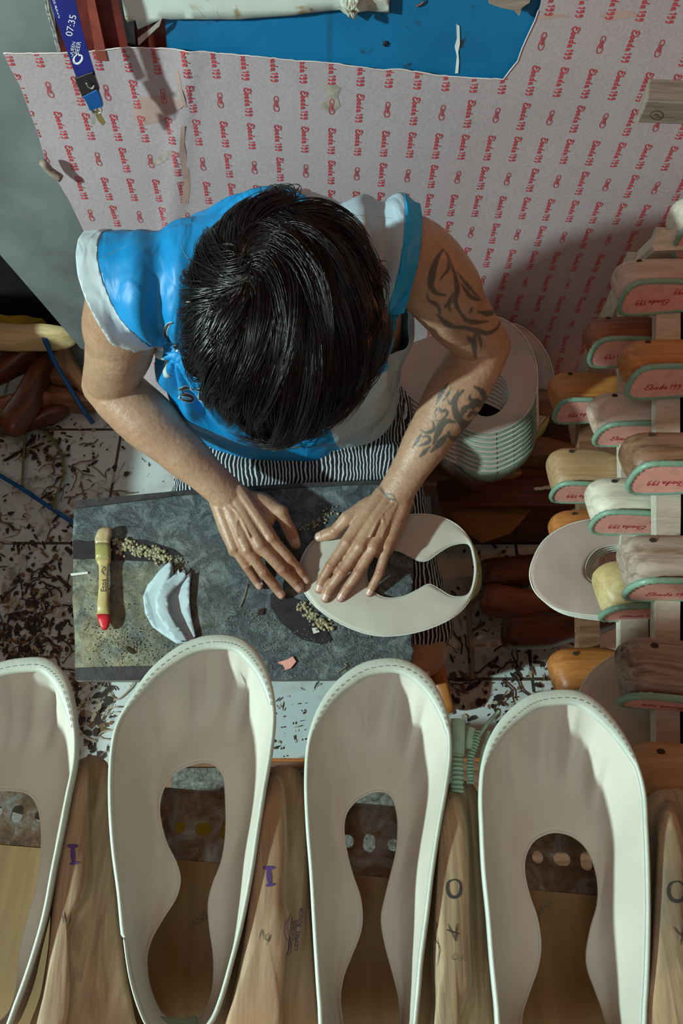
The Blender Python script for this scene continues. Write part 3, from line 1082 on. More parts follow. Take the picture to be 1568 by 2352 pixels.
# ================================================================== UPPERS
def ring_surface(outer, inner, n, rows, zfun, name, mat, parent, thick=0.0014, pleat=None):
    """loft between outer rim and foot opening. outer, inner: lists of 3D points (n each)"""
    vs, fs = [], []
    for j in range(rows + 1):
        t = j / rows
        for i in range(n):
            vs.append(zfun(outer[i], inner[i], t, i / n))
    for j in range(rows):
        for i in range(n):
            k = (i + 1) % n
            fs.append((j * n + i, j * n + k, (j + 1) * n + k, (j + 1) * n + i))
    o = mesh_obj(name, vs, fs, mat, parent)
    md = o.modifiers.new('t', 'SOLIDIFY'); md.thickness = thick; md.offset = 0
    return o


def rings_from_px(outer_px, inner_px, n, zo, zi):
    o = catmull([Vector((a, b)) for a, b in outer_px], n, True)
    i = catmull([Vector((a, b)) for a, b in inner_px], n, True)
    # align inner phase by matching angle about the opening's centre as we go round
    co = sum((p for p in i), Vector((0, 0))) / n
    oi = []
    # choose the rotation of inner that minimises total distance
    best = min(range(n), key=lambda s: sum((o[k] - i[(k + s) % n]).length_squared for k in range(0, n, 3)))
    i = [i[(k + best) % n] for k in range(n)]
    return [Pz(p.x, p.y, zo(p.x, p.y)) for p in o], [Pz(p.x, p.y, zi(p.x, p.y)) for p in i], o, i


def stitch_line(curve, nrm, w, dash, gap, mat, name, parent, every=1):
    V, F = [], []
    L = 0; on = True; acc = 0
    for a, bb in zip(curve, curve[1:]):
        seg = (bb - a).length
        steps = max(1, int(seg / (dash + gap)))
        for k in range(steps):
            p0 = a.lerp(bb, k / steps); p1 = a.lerp(bb, (k + dash / (dash + gap)) / steps)
            t = (p1 - p0).normalized(); s = t.cross(nrm).normalized() * w / 2
            b0 = len(V); V += [p0 + s, p0 - s, p1 - s, p1 + s]; F.append([b0, b0 + 1, b0 + 2, b0 + 3])
    return mesh_obj(name, V, F, mat, parent, False)


def foreground_upper(outer_px, inner_px, zr, drop, label, seed, toe=(0, 0), heel_strap=None):
    n = 128
    zo = lambda u, v: zr + (1900 - v) * 0.00001
    zi = lambda u, v: zr - drop
    O3, I3, O2, I2 = rings_from_px(outer_px, inner_px, n, zo, zi)
    vmin = min(p.y for p in O2)
    root = thing('shoe_upper', sum(O3, Vector()) / n - Vector((0, 0, drop)), label, 'shoe upper', 'cream shoe uppers laid out along the front table')
    loc = Vector(root.location)
    rnd = random.Random(seed)
    ph = [rnd.uniform(0, 6.28) for _ in range(4)]
    toeness = [max(0.0, 1 - (p.y - vmin) / 170.0) for p in O2]
    cx = sum(p.x for p in I2) / n

    def surf(o, i, t, s):
        k = int(round(s * n)) % n
        to = toeness[k]
        p = o.lerp(i, t)
        # cup: steep just inside the rim, then flattening to the opening
        prof = 1 - (1 - min(1.0, t * 1.25)) ** 2.3
        z = o.z + (i.z - o.z) * prof
        # lasting pleats fan out from the toe
        a = O2[k].x
        pl = math.sin(a * 0.085 + ph[0] + 0.8 * math.sin(a * 0.021 + ph[1])) + 0.5 * math.sin(a * 0.16 + ph[2])
        env = to * math.exp(-((t - 0.30) / 0.24) ** 2)
        z += 0.0062 * pl * env
        z += 0.0010 * math.sin(t * 9 + s * 31 + ph[3]) * min(1, t * 4) * (1 - t)
        # slight irregular swelling
        z += 0.0012 * vnoise((p.x, p.y, 0), 30, seed)
        return Vector((p.x, p.y, z)) - loc
    body = ring_surface(O3, I3, n, 26, surf, 'lining', M['cream'], root)
    # rim binding: double edge, wider at the toe
    cen = sum(O3, Vector()) / n
    V, F = [], []
    m_ = 5
    for k in range(n):
        inw = (I3[k] - O3[k]); inw.z = 0; inw.normalize()
        tang = (O3[(k + 1) % n] - O3[k - 1]); tang.z = 0; tang.normalize()
        nr = Vector((-tang.y, tang.x, 0))
        if nr.dot(inw) < 0: nr = -nr
        wdt = 0.0008 + 0.0085 * min(1, toeness[k] * 1.25) ** 0.8
        o = O3[k] - loc
        sect = [o - nr * 0.0008 - Vector((0, 0, .005)), o - nr * 0.0011 + Vector((0, 0, .0006)), o - nr * 0.0003 + Vector((0, 0, .0016)),
                o + nr * wdt * 0.75 + Vector((0, 0, .0015)), o + nr * wdt + Vector((0, 0, -.0006))]
        V += sect
    for k in range(n):
        k2 = (k + 1) % n
        for j in range(m_ - 1):
            F.append((k * m_ + j, k2 * m_ + j, k2 * m_ + j + 1, k * m_ + j + 1))
    bd = mesh_obj('binding', V, F, M['binding'], root)
    md = bd.modifiers.new('t', 'SOLIDIFY'); md.thickness = 0.0008
    # stitching along the binding and the opening
    sc = []
    for k in range(n + 1):
        kk = k % n
        inw = (I3[kk] - O3[kk]); inw.z = 0; inw.normalize()
        wdt = 0.0016 + 0.0034 * min(1, toeness[kk] * 1.25)
        sc.append(O3[kk] - loc + inw * wdt + Vector((0, 0, .0027)))
    tt = [sc[k] for k in range(n) if True]
    sel = [k for k in range(n) if toeness[k] > 0.02]
    # contiguous toe run
    start = next((k for k in range(n) if toeness[k] > 0.02 and toeness[k - 1] <= 0.02), 0)
    run = []
    k = start
    while toeness[k % n] > 0.02 and len(run) < n: run.append(sc[k % n]); k += 1
    if len(run) > 3:
        stitch_line(run, Vector((0, 0, 1)), 0.0006, 0.0015, 0.0013, M['stitch'], 'stitching', bd)
    edge = []
    for k in range(n):
        p = surf(O3[k], I3[k], 1.0, k / n)
        edge.append(p)
    q = MB(); q.tube(edge, 0.0011, 6, 1.0, closed=True); q.obj('opening_edge', M['cream'], body)
    if heel_strap:
        pts = [Pz(u, v, zr - 0.045) - loc for u, v in heel_strap]
        q = MB(); q.tube(catmull(pts, 16), 0.0085, 10, 0.35, up=Vector((0, 0, 1))); q.obj('elastic_strap', M['green'], root)
    return root


ZR = 0.893
U1o = [(70, 1515), (112, 1520), (145, 1552), (163, 1605), (172, 1680), (171, 1750), (155, 1830), (140, 1910), (122, 2000), (103, 2100), (75, 2200), (40, 2300), (0, 2390), (-70, 2420), (-150, 2380), (-190, 2200), (-200, 2000), (-200, 1850), (-180, 1750), (-130, 1640), (-60, 1562), (0, 1527)]
U1i = [(35, 1815), (70, 1825), (90, 1860), (97, 1920), (93, 1990), (80, 2060), (62, 2120), (45, 2200), (38, 2280), (10, 2340), (-60, 2370), (-110, 2300), (-110, 2200), (-60, 2100), (-50, 2050), (-70, 1980), (-90, 1920), (-70, 1850), (-20, 1818)]
U2o = [(510, 1463), (560, 1476), (598, 1520), (621, 1580), (628, 1650), (620, 1730), (606, 1810), (592, 1900), (577, 2000), (556, 2110), (531, 2210), (505, 2300), (482, 2350), (445, 2385), (400, 2395), (350, 2370), (325, 2330), (300, 2250), (285, 2150), (275, 2050), (262, 1950), (255, 1850), (256, 1750), (266, 1680), (288, 1630), (320, 1580), (350, 1540), (400, 1497), (455, 1470)]
U2i = [(475, 1750), (500, 1762), (515, 1790), (520, 1850), (519, 1920), (509, 1980), (490, 2030), (480, 2075), (483, 2130), (492, 2200), (490, 2270), (475, 2315), (450, 2342), (405, 2350), (370, 2330), (345, 2280), (335, 2210), (345, 2160), (372, 2110), (402, 2062), (412, 2020), (402, 1980), (380, 1935), (366, 1880), (366, 1840), (380, 1800), (408, 1770), (442, 1755)]
U3o = [(885, 1517), (930, 1522), (975, 1550), (1008, 1600), (1027, 1660), (1032, 1730), (1022, 1810), (1006, 1900), (991, 2000), (979, 2100), (966, 2200), (957, 2300), (945, 2380), (900, 2430), (800, 2430), (745, 2380), (735, 2300), (728, 2200), (722, 2100), (716, 2000), (708, 1900), (704, 1800), (708, 1720), (722, 1660), (745, 1610), (780, 1565), (830, 1530)]
U3i = [(872, 1816), (895, 1824), (908, 1847), (915, 1890), (912, 1950), (901, 2000), (886, 2060), (877, 2110), (886, 2170), (905, 2240), (918, 2300), (916, 2370), (860, 2400), (800, 2390), (780, 2310), (785, 2250), (803, 2200), (823, 2150), (830, 2110), (825, 2060), (808, 2010), (795, 1960), (788, 1910), (793, 1870), (815, 1840), (845, 1822)]
U4o = [(1275, 1590), (1325, 1593), (1372, 1620), (1422, 1680), (1458, 1750), (1477, 1820), (1482, 1900), (1486, 2000), (1487, 2100), (1485, 2200), (1480, 2300), (1468, 2400), (1400, 2450), (1200, 2450), (1152, 2400), (1140, 2300), (1130, 2200), (1122, 2100), (1112, 2000), (1107, 1900), (1105, 1820), (1112, 1750), (1132, 1690), (1168, 1640), (1218, 1602)]
U4i = [(1275, 1910), (1310, 1918), (1342, 1942), (1363, 1980), (1374, 2030), (1372, 2080), (1358, 2130), (1348, 2190), (1352, 2230), (1370, 2280), (1387, 2330), (1395, 2390), (1300, 2420), (1202, 2410), (1196, 2340), (1212, 2280), (1233, 2220), (1240, 2170), (1232, 2110), (1215, 2060), (1203, 2010), (1204, 1970), (1220, 1935), (1245, 1917)]
foreground_upper(U1o, U1i, ZR, 0.056, 'cream shoe upper cut off by the left edge of the table row', 1)
foreground_upper(U2o, U2i, ZR, 0.056, 'broad cream shoe upper with a green heel strap, between the two purple-marked lasts', 2, heel_strap=[(345, 2366), (385, 2372), (425, 2374), (455, 2366)])
foreground_upper(U3o, U3i, ZR, 0.056, 'narrow cream shoe upper just left of the last marked 0 and 4', 3)
foreground_upper(U4o, U4i, ZR, 0.056, 'rightmost cream shoe upper of the table row, between the two lasts marked 0', 4)


# ------------------------------------------------------------------ foreground wooden lasts
def table_last(base_px, ridge_px, z0, z1, zr_, wood, label, marks=(), texts=()):
    """base_px: outline of the last seen from above; ridge_px: outline of the raised cone"""
    n = 72
    B = catmull([Vector((a, b)) for a, b in base_px], n, True)
    R = catmull([Vector((a, b)) for a, b in ridge_px], n, True)
    best = min(range(n), key=lambda s: sum((B[k] - R[(k + s) % n]).length_squared for k in range(0, n, 3)))
    R = [R[(k + best) % n] for k in range(n)]
    cB = Pz(B[0].x, B[0].y, z0)
    root = thing('shoe_last', sum((Pz(p.x, p.y, z0) for p in B), Vector()) / n, label, 'shoe last', 'wooden shoe lasts standing between the cream uppers')
    loc = Vector(root.location)
    rings = []
    cb = sum(B, Vector((0, 0))) / n; cr = sum(R, Vector((0, 0))) / n
    def ringz(P, z, shrink=1.0, c=None):
        return [Pz((c.x + (p.x - c.x) * shrink), (c.y + (p.y - c.y) * shrink), z) - loc for p in P]
    dense = []
    dense.append(ringz(B, z0, 0.90, cb))
    dense.append(ringz(B, z0 + 0.004, 0.97, cb))
    dense.append(ringz(B, z0 + (z1 - z0) * 0.55, 1.0, cb))
    dense.append(ringz(B, z1 - 0.006, 1.0, cb))
    dense.append(ringz([b_.lerp(r_, 0.14) for b_, r_ in zip(B, R)], z1, 1.0, cb))
    dense.append(ringz([b_.lerp(r_, 0.50) for b_, r_ in zip(B, R)], z1 + 0.001, 1.0, cb))
    dense.append(ringz([b_.lerp(r_, 0.82) for b_, r_ in zip(B, R)], z1 + 0.003, 1.0, cb))
    dense.append(ringz(R, z1 + (zr_ - z1) * 0.6, 1.0, cr))
    dense.append(ringz(R, zr_ - 0.001, 0.94, cr))
    dense.append(ringz(R, zr_ + 0.001, 0.80, cr))
    dense.append(ringz(R, zr_ + 0.002, 0.45, cr))
    dense.append(ringz(R, zr_ + 0.0022, 0.08, cr))
    q = MB(); q.loft(dense)
    body = q.obj('last_body', WOODS[wood], root)
    bv = bvh_of(body)
    for strokes, mt, nm in marks:
        SV, SF = px_strokes(strokes, 5)
        decal(nm, SV, SF, cam_place, bv, M[mt], root, 0.0004)
    for body_t, size, cx, cy, an, mt in texts:
        V2, F2 = text2d(body_t, 1.0); a = math.radians(an); ca, sa = math.cos(a), math.sin(a)
        vs = [Vector((cx + v.x * size * ca + v.y * size * sa, cy + v.x * size * sa - v.y * size * ca)) for v in V2]
        decal('stamped_lettering', vs, F2, cam_place, bv, M[mt], root, 0.0004)
    return root


def serif_I(x, y, s=1.0):
    return [([(x - 13 * s, y - 21 * s), (x, y - 20 * s), (x + 13 * s, y - 21 * s)], 9 * s), ([(x - 1, y - 20 * s), (x + 2, y + 18 * s)], 11 * s), ([(x - 7 * s, y + 20 * s), (x + 14 * s, y + 17 * s)], 8 * s)]


ZT = 0.802   # table top
table_last([(205, 1735), (240, 1742), (256, 1790), (257, 1900), (264, 2000), (276, 2120), (290, 2230), (310, 2340), (325, 2440), (60, 2440), (90, 2300), (110, 2180), (118, 2060), (124, 1960), (140, 1870), (158, 1800), (172, 1755)],
           [(196, 1752), (204, 1775), (208, 1850), (206, 1950), (198, 2040), (165, 2110), (150, 2150), (158, 2220), (160, 2300), (140, 2400), (78, 2400), (98, 2290), (112, 2180), (121, 2060), (128, 1960), (144, 1870), (160, 1800), (178, 1765)],
           ZT, .866, .886, 'last', 'tan shoe last with a purple mark, second thing from the left edge of the table',
           [(serif_I(167, 1964), 'purple', 'stamped_mark'), ([([(143, 2100), (147, 2122)], 1.6), ([(152, 2100), (150, 2114), (160, 2118)], 1.6), ([(163, 2098), (157, 2125)], 1.6)], 'ink', 'pencil_number')])
table_last([(640, 1757), (668, 1762), (694, 1780), (702, 1840), (706, 1940), (712, 2060), (722, 2200), (735, 2320), (745, 2440), (500, 2440), (520, 2300), (545, 2180), (566, 2060), (580, 1960), (590, 1880), (600, 1810), (612, 1772)],
           [(641, 1775), (652, 1800), (658, 1860), (660, 1950), (656, 2050), (668, 2120), (660, 2220), (650, 2300), (640, 2400), (515, 2400), (535, 2290), (556, 2180), (572, 2060), (584, 1960), (594, 1880), (604, 1820), (620, 1788)],
           ZT, .866, .888, 'last', 'knotty brown shoe last with a purple mark and a curved maker stamp',
           [(serif_I(617, 2014), 'purple', 'stamped_mark'), ([([(594, 2158), (602, 2135), (606, 2160)], 1.6), ([(618, 2142), (608, 2152), (616, 2162), (620, 2146), (612, 2172)], 1.6)], 'ink', 'pencil_number'),
            ([([(661, 2105), (652, 2140), (663, 2170), (655, 2205)], 1.5), ([(668, 2095), (660, 2130), (668, 2175), (660, 2200)], 1.2)], 'purple', 'stamped_outline')],
           [('CIOMAS . BOGOR', 12.5, 686, 2135, -82, 'purple'), ('DS. KOTA BATU', 6.5, 679, 2135, -84, 'purple'), ('RT. 02/ CIBOGEL', 6.5, 673, 2137, -84, 'purple'), ('JL. KAPT. YUSUF NO.39', 6.5, 667, 2140, -84, 'purple')])
table_last([(1048, 1792), (1085, 1800), (1101, 1840), (1104, 1930), (1110, 2030), (1120, 2130), (1130, 2250), (1142, 2370), (1150, 2450), (990, 2450), (992, 2300), (988, 2200), (992, 2100), (1000, 1980), (1005, 1890), (1014, 1830), (1028, 1802)],
           [(1040, 1815), (1058, 1840), (1070, 1890), (1076, 1960), (1078, 2060), (1080, 2160), (1084, 2240), (1078, 2290), (1060, 2330), (1050, 2400), (998, 2400), (998, 2300), (994, 2200), (997, 2100), (1004, 1980), (1010, 1890), (1022, 1838)],
           ZT, .866, .888, 'lastg', 'greyish shoe last marked 0 and 4, between the narrow upper and the rightmost upper',
           [([([(1043, 2020), (1029, 2026), (1027, 2044), (1034, 2059), (1048, 2060), (1057, 2048), (1056, 2028), (1044, 2020)], 7)], 'ink', 'stamped_number'),
            ([([(1049, 2121), (1047, 2140), (1046, 2163)], 3.2), ([(1024, 2135), (1040, 2141), (1055, 2146)], 2.6), ([(1027, 2122), (1037, 2142), (1046, 2163)], 2.4)], 'ink', 'handwritten_number'),
            ([([(1047, 2190), (1038, 2195), (1040, 2204), (1050, 2202), (1048, 2190)], 1.4), ([(1068, 2188), (1052, 2210)], 1.2), ([(1056, 2195), (1066, 2205), (1068, 2210)], 1.3)], 'pencil', 'pencil_number'),
            ([([(995, 2110), (1004, 2125), (998, 2150), (1010, 2180), (1004, 2200)], 1.3), ([(1004, 2150), (1008, 2190), (1003, 2220)], 1.3)], 'ink', 'faint_stamp')],
           [])
table_last([(1530, 1812), (1580, 1818), (1620, 1900), (1640, 2100), (1660, 2450), (1478, 2450), (1482, 2300), (1486, 2200), (1488, 2050), (1485, 1950), (1480, 1860), (1495, 1822)],
           [(1532, 1850), (1556, 1870), (1574, 1950), (1580, 2100), (1590, 2250), (1600, 2400), (1486, 2400), (1494, 2200), (1502, 2050), (1508, 1950), (1512, 1885)],
           ZT, .866, .888, 'lastg', 'greyish shoe last with a black 0, cut off by the right edge',
           [([([(1555, 2024), (1538, 2030), (1534, 2048), (1541, 2066), (1558, 2070), (1572, 2058), (1572, 2036), (1556, 2024)], 8)], 'ink', 'stamped_number'),
            ([([(1545, 2128), (1562, 2148), (1575, 2142)], 2.5), ([(1570, 2120), (1562, 2170)], 3)], 'ink', 'handwritten_number')])

# ------------------------------------------------------------------ table with slotted angle iron
def plytable():
    m = base_mat('brown_table_board', (0.25, 0.165, 0.07), 0.42)
    v = coords(m, (30, 2.5, 30))
    f_ = noise_tex(m, v, 2, 7, 0.6, 0.5)
    c = ramp(m, f_, [(0.3, (0.17, 0.105, 0.038)), (0.7, (0.27, 0.18, 0.075))])
    set_color(m, c)
    return m


tb = thing('work_table', (0.1, -0.25, 0), 'brown table with a rusty slotted metal edge under the uppers and lasts', 'table')
TL = Vector(tb.location)
eA, eB = Pz(-60, 1935, ZT), Pz(1700, 2085, ZT)
ed_ = eB - eA
q = MB(); q.prism([eA - TL, eB - TL, eB - TL + Vector((0, -0.62, 0)), eA - TL + Vector((0, -0.56, 0))], (0, 0, -0.018))
tt_ = q.obj('tabletop', plytable(), tb, False, recalc=True)
bvt = bvh_of(tt_)
for (tx, cx, cy, an) in (('JANS', 455, 2115, -32), ('JANS', 1247, 2088, -48)):
    V2, F2 = text2d(tx, 1.0); a = math.radians(an); ca, sa = math.cos(a), math.sin(a)
    vs = [Vector((cx + v.x * 24 * ca + v.y * 24 * sa, cy + v.x * 24 * sa - v.y * 24 * ca)) for v in V2]
    decal('faint_lettering', vs, F2, cam_place, bvt, M['pencil'], tb, 0.0003)


def rust_mat():
    m = base_mat('rusty_grey_metal', (0.1, 0.09, 0.07), 0.4, metallic=0.35)
    v = coords(m)
    c = ramp(m, noise_tex(m, v, 34, 7, 0.65, 0.8), [(0.32, (0.05, 0.03, 0.018)), (0.45, (0.11, 0.065, 0.035)), (0.58, (0.17, 0.17, 0.15)), (0.72, (0.26, 0.30, 0.30))])
    set_color(m, c)
    add_bump(m, noise_tex(m, v, 220, 5), 0.5, 0.001)
    return m


M['rust'] = rust_mat()
# slotted strip: cells with true oval holes
d = ed_.normalized(); nrm = Vector((-d.y, d.x, 0))
width = 0.052
def slotted_strip(x0, cells, cellw, z, parent, name):
    q = MB()
    start = eA + d * x0 + Vector((0, 0, z - ZT)) - TL
    for c in range(cells):
        kind = c % 3
        a, bb = ((0.0045, 0.0045), (0.0068, 0.0048), (0.0048, 0.0068))[kind]
        o = start + d * (c * cellw) + nrm * 0.0
        m = 24
        cen = o + d * (cellw / 2) + nrm * (width * 0.46)
        inner, outer = [], []
        for k in range(m):
            an = 2 * PI * k / m
            cx_, cy_ = math.cos(an), math.sin(an)
            if kind == 0: ix, iy = cx_ * a, cy_ * a
            elif kind == 1: ix, iy = cx_ * bb + math.copysign(a - bb, cx_) , cy_ * bb
            else: ix, iy = cx_ * a, cy_ * a + math.copysign(bb - a, cy_)
            inner.append(cen + d * ix + nrm * iy)
            hw, hl = cellw / 2, width / 2
            s = min(hw / max(1e-6, abs(cx_)), hl / max(1e-6, abs(cy_)))
            outer.append(o + d * (cellw / 2) + nrm * (width / 2) + d * cx_ * s + nrm * cy_ * s)
        for zz, flipf in ((0, False), (-0.002, True)):
            b0 = len(q.v)
            fs = [(k, (k + 1) % m, m + (k + 1) % m, m + k) for k in range(m)]
            # corner fill
            q.add([p + Vector((0, 0, zz)) for p in outer + inner], fs)
            cor = [o, o + d * cellw, o + d * cellw + nrm * width, o + nrm * width]
            for cc in cor:
                near = sorted(range(m), key=lambda k: (outer[k] - cc).length)[:2]
                q.add([cc + Vector((0, 0, zz)), outer[near[0]] + Vector((0, 0, zz)), outer[near[1]] + Vector((0, 0, zz))], [(0, 1, 2)])
        q.add([p for p in inner] + [p - Vector((0, 0, .002)) for p in inner], [(k, (k + 1) % m, m + (k + 1) % m, m + k) for k in range(m)])
    # down-turned flange at the far side
    L = cells * cellw
    q.box(start + d * (L / 2) + nrm * width + Vector((0, 0, -0.016)), (L, 0.0022, 0.034), Matrix.Rotation(math.atan2(d.y, d.x), 3, 'Z'))
    return q.obj(name, M['rust'], parent, False)


slotted_strip(-0.02, 34, 0.0192, ZT - 0.001, tb, 'slotted_angle_rail')
for x, y in ((-0.32, 0.10), (0.46, 0.05), (-0.32, -0.50), (0.46, -0.55)):
    q = MB(); q.box((x - 0.1, y + 0.25, ZT / 2 - 0.012), (0.035, 0.035, ZT - 0.026)); q.obj('leg', M['rust'], tb, False)
# yellow box visible through the slots, hung below the table
q = MB(); q.box(Pz(445, 1930, 0.70) , (0.13, 0.07, 0.05))
tag(q.obj('yellow_tin', plain('yellow_paint', (0.42, 0.34, 0.02), 0.5), None, False), 'yellow tin glimpsed through the slots of the table rail', 'tin')

# green elastic straps in a bundle
es = [([(1050, 1820), (1050, 1750), (1052, 1700), (1052, 1652)], 30, 0.45, 'wide flat green elastic strap standing at the left of the bundle'),
      ([(1080, 1800), (1080, 1745), (1092, 1705), (1098, 1680)], 18, 0, 'gathered green elastic strap in the middle of the bundle'),
      ([(1094, 1700), (1105, 1682), (1125, 1655), (1146, 1634)], 8, 1, 'thin green strap end curling up to the right out of the bundle'),
      ([(1103, 1790), (1108, 1730), (1118, 1700), (1122, 1680)], 9, 1, 'thin green strap leaning against the rightmost upper'),
      ([(1078, 1720), (1080, 1690), (1084, 1672)], 16, 1, 'short flat green strap end behind the gathered strap')]
for (px, wpx, flatfrac, lab) in es:
    n = 70
    c = catmull([Pz(u, v, 0.878) for i, (u, v) in enumerate(px)], n)
    q = MB(); rings = []
    for i, p in enumerate(c):
        t = (c[min(i + 1, n - 1)] - c[max(i - 1, 0)]).normalized(); s = Vector((t.y, -t.x, 0)).normalized()
        w_ = wpx / FPX * 0.62 / 2
        gathered = flatfrac == 0 or (flatfrac == 0.45 and i < n * 0.5)
        k = 0.0025 if not gathered else 0.0042 * (0.55 + 0.45 * math.sin(i * 1.5 + random.uniform(-.5, .5)))
        w2 = w_ * (1 if not gathered else (0.82 + 0.12 * math.sin(i * 1.5)))
        upv = Vector((0, 0, 1))
        rings.append([p + s * w2 * math.cos(a) + upv * k * math.sin(a) for a in [j * PI / 5 for j in range(10)]])
    q.loft(rings)
    tag(q.obj('elastic_strap', plain('mint_elastic', (0.30, 0.50, 0.38), 0.5, 0.15, 80)), lab, 'strap', 'green elastic straps bundled between two uppers')

# ================================================================== LAP BOARD
BZ0, BZ1 = 0.43, 0.395          # height of the board at its far and near edge
BYF, BYN = 0.615, 0.29


def bz(y):
    return BZ1 + (y - BYN) * (BZ0 - BZ1) / (BYF - BYN)


def Pb(u, v, up=0.0):
    """point on the board's surface"""
    r = ray(u, v)
    k = (BZ0 - BZ1) / (BYF - BYN)
    # CAM.z + t r.z = BZ1 + (t r.y - BYN) k + up
    t = (CAM_H - BZ1 + BYN * k - up) / (r.y * k - r.z)
    return CAM + r * t


def board_mat():
    m = base_mat('glue_covered_board', (0.08, 0.09, 0.1), 0.35)
    n, l = nodes_of(m)
    v = coords(m)
    big = noise_tex(m, v, 7, 5, 0.6)
    fine = noise_tex(m, v, 330, 3, 0.7)
    mid = noise_tex(m, v, 38, 9, 0.75, 0.8)
    c = ramp(m, mid, [(0.3, (0.022, 0.027, 0.032)), (0.5, (0.075, 0.10, 0.112)), (0.66, (0.22, 0.285, 0.29))])
    sep = n.new('ShaderNodeSeparateXYZ'); l.new(v, sep.inputs[0])
    # yellowish dried glue to the left and front
    mx = n.new('ShaderNodeMapRange'); mx.inputs[1].default_value = -0.02; mx.inputs[2].default_value = -0.20
    l.new(sep.outputs['X'], mx.inputs[0])
    my = n.new('ShaderNodeMapRange'); my.inputs[1].default_value = 0.09; my.inputs[2].default_value = -0.02
    l.new(sep.outputs['Y'], my.inputs[0])
    mu = n.new('ShaderNodeMath'); mu.operation = 'MULTIPLY'; l.new(mx.outputs[0], mu.inputs[0]); l.new(my.outputs[0], mu.inputs[1])
    a2 = n.new('ShaderNodeMath'); a2.operation = 'MULTIPLY'; l.new(mu.outputs[0], a2.inputs[0])
    l.new(ramp(m, noise_tex(m, v, 16, 5, 0.65), [(0.36, (0, 0, 0)), (0.62, (1, 1, 1))]), a2.inputs[1])
    c = mixc(m, a2.outputs[0], c, ramp(m, mid, [(0.35, (0.20, 0.18, 0.08)), (0.65, (0.46, 0.44, 0.27))]))
    k = ramp(m, fine, [(0.60, (0, 0, 0)), (0.70, (0.7, 0.7, 0.7))])
    k2 = ramp(m, big, [(0.38, (0.1, 0.1, 0.1)), (0.6, (1, 1, 1))])
    kk = mixc(m, 1.0, k, k2, 'MULTIPLY')
    c = mixc(m, kk, c, (0.34, 0.40, 0.36))
    set_color(m, c)
    r = ramp(m, mid, [(0.3, (0.12, 0.12, 0.12)), (0.7, (0.42, 0.42, 0.42))])
    l.new(r, n['Principled BSDF'].inputs['Roughness'])
    b1 = n.new('ShaderNodeBump'); b1.inputs['Strength'].default_value = 0.9; b1.inputs['Distance'].default_value = 0.0022
    l.new(fine, b1.inputs['Height'])
    b2 = n.new('ShaderNodeBump'); b2.inputs['Strength'].default_value = 0.9; b2.inputs['Distance'].default_value = 0.004
    l.new(mid, b2.inputs['Height']); l.new(b1.outputs[0], b2.inputs['Normal'])
    l.new(b2.outputs[0], n['Principled BSDF'].inputs['Normal'])
    return m


M['board'] = board_mat()
M['boardedge'] = plain('worn_dark_edge', (0.035, 0.035, 0.038), 0.5, 0.5, 60, 0.5, 200)
lb = thing('lap_board', Pb(560, 1340), 'dark glue-covered wooden board lying across the man\'s knees under his hands', 'board')
LB = Vector(lb.location)
outl = [(170, 1165), (172, 1152), (300, 1138), (420, 1128), (560, 1118), (700, 1110), (850, 1105), (948, 1100), (950, 1250), (947, 1400), (949, 1500), (948, 1556), (800, 1558), (600, 1560), (400, 1561), (172, 1562), (171, 1450), (166, 1380), (168, 1290), (166, 1240)]
P3 = [Pb(u, v) for u, v in outl]
dish = []
Vb, Fb = patch([(p.x, p.y) for p in P3], 0.009, lambda x, y: Vector((x, y, bz(y) - 0.0006 * (1 + vnoise((x, y, 0), 40, 5)) - 0.0015 * max(0, vnoise((x, y, 0), 14, 8)))) - LB)
q = MB(); q.add(Vb, Fb)
bs = q.obj('board_surface', M['board'], lb, True)
md = bs.modifiers.new('t', 'SOLIDIFY'); md.thickness = 0.018; md.offset = -1
# raised worn strip along the front edge, crack line, pressed paper strip
q = MB(); q.prism([Pb(u, v, 0.0016) - LB for u, v in [(172, 1534), (300, 1530), (420, 1531), (430, 1561), (172, 1562)]], (0, 0, -0.003)); q.obj('front_batten', M['boardedge'], lb, False, recalc=True)
q = MB(); q.prism([Pb(u, v, 0.0018) - LB for u, v in [(171, 1150), (420, 1126), (700, 1109), (948, 1100), (948, 1107), (700, 1118), (420, 1136), (171, 1168)]], (0, 0, -0.004)); q.obj('back_batten', M['boardedge'], lb, False, recalc=True)
q = MB(); q.tube([Pb(u, v, 0.0004) - LB for u, v in [(167, 1283), (190, 1284), (215, 1281), (250, 1280)]], 0.0011, 5); q.obj('crack', M['hole'], lb)
dk = plain('dark_worn_patch', (0.022, 0.026, 0.032), 0.35, 0.4, 60, 0.5, 300)
q = MB(); P_ = [Pb(u, v, 0.0005) for u, v in [(620, 1365), (640, 1355), (690, 1380), (740, 1430), (762, 1470), (740, 1480), (690, 1468), (645, 1430), (622, 1395)]]
vs, fs = patch([(p.x, p.y) for p in P_], 0.01, lambda x, y: Vector((x, y, bz(y) + 0.0005)) - LB); q.add(vs, fs); q.obj('worn_patch', dk, lb)
q = MB(); P_ = [Pb(u, v, 0.0005) for u, v in [(168, 1240), (200, 1243), (250, 1236), (330, 1240), (400, 1262), (420, 1278), (350, 1290), (240, 1285), (168, 1282)]]
vs, fs = patch([(p.x, p.y) for p in P_], 0.01, lambda x, y: Vector((x, y, bz(y) + 0.0005)) - LB); q.add(vs, fs); q.obj('worn_patch', dk, lb)

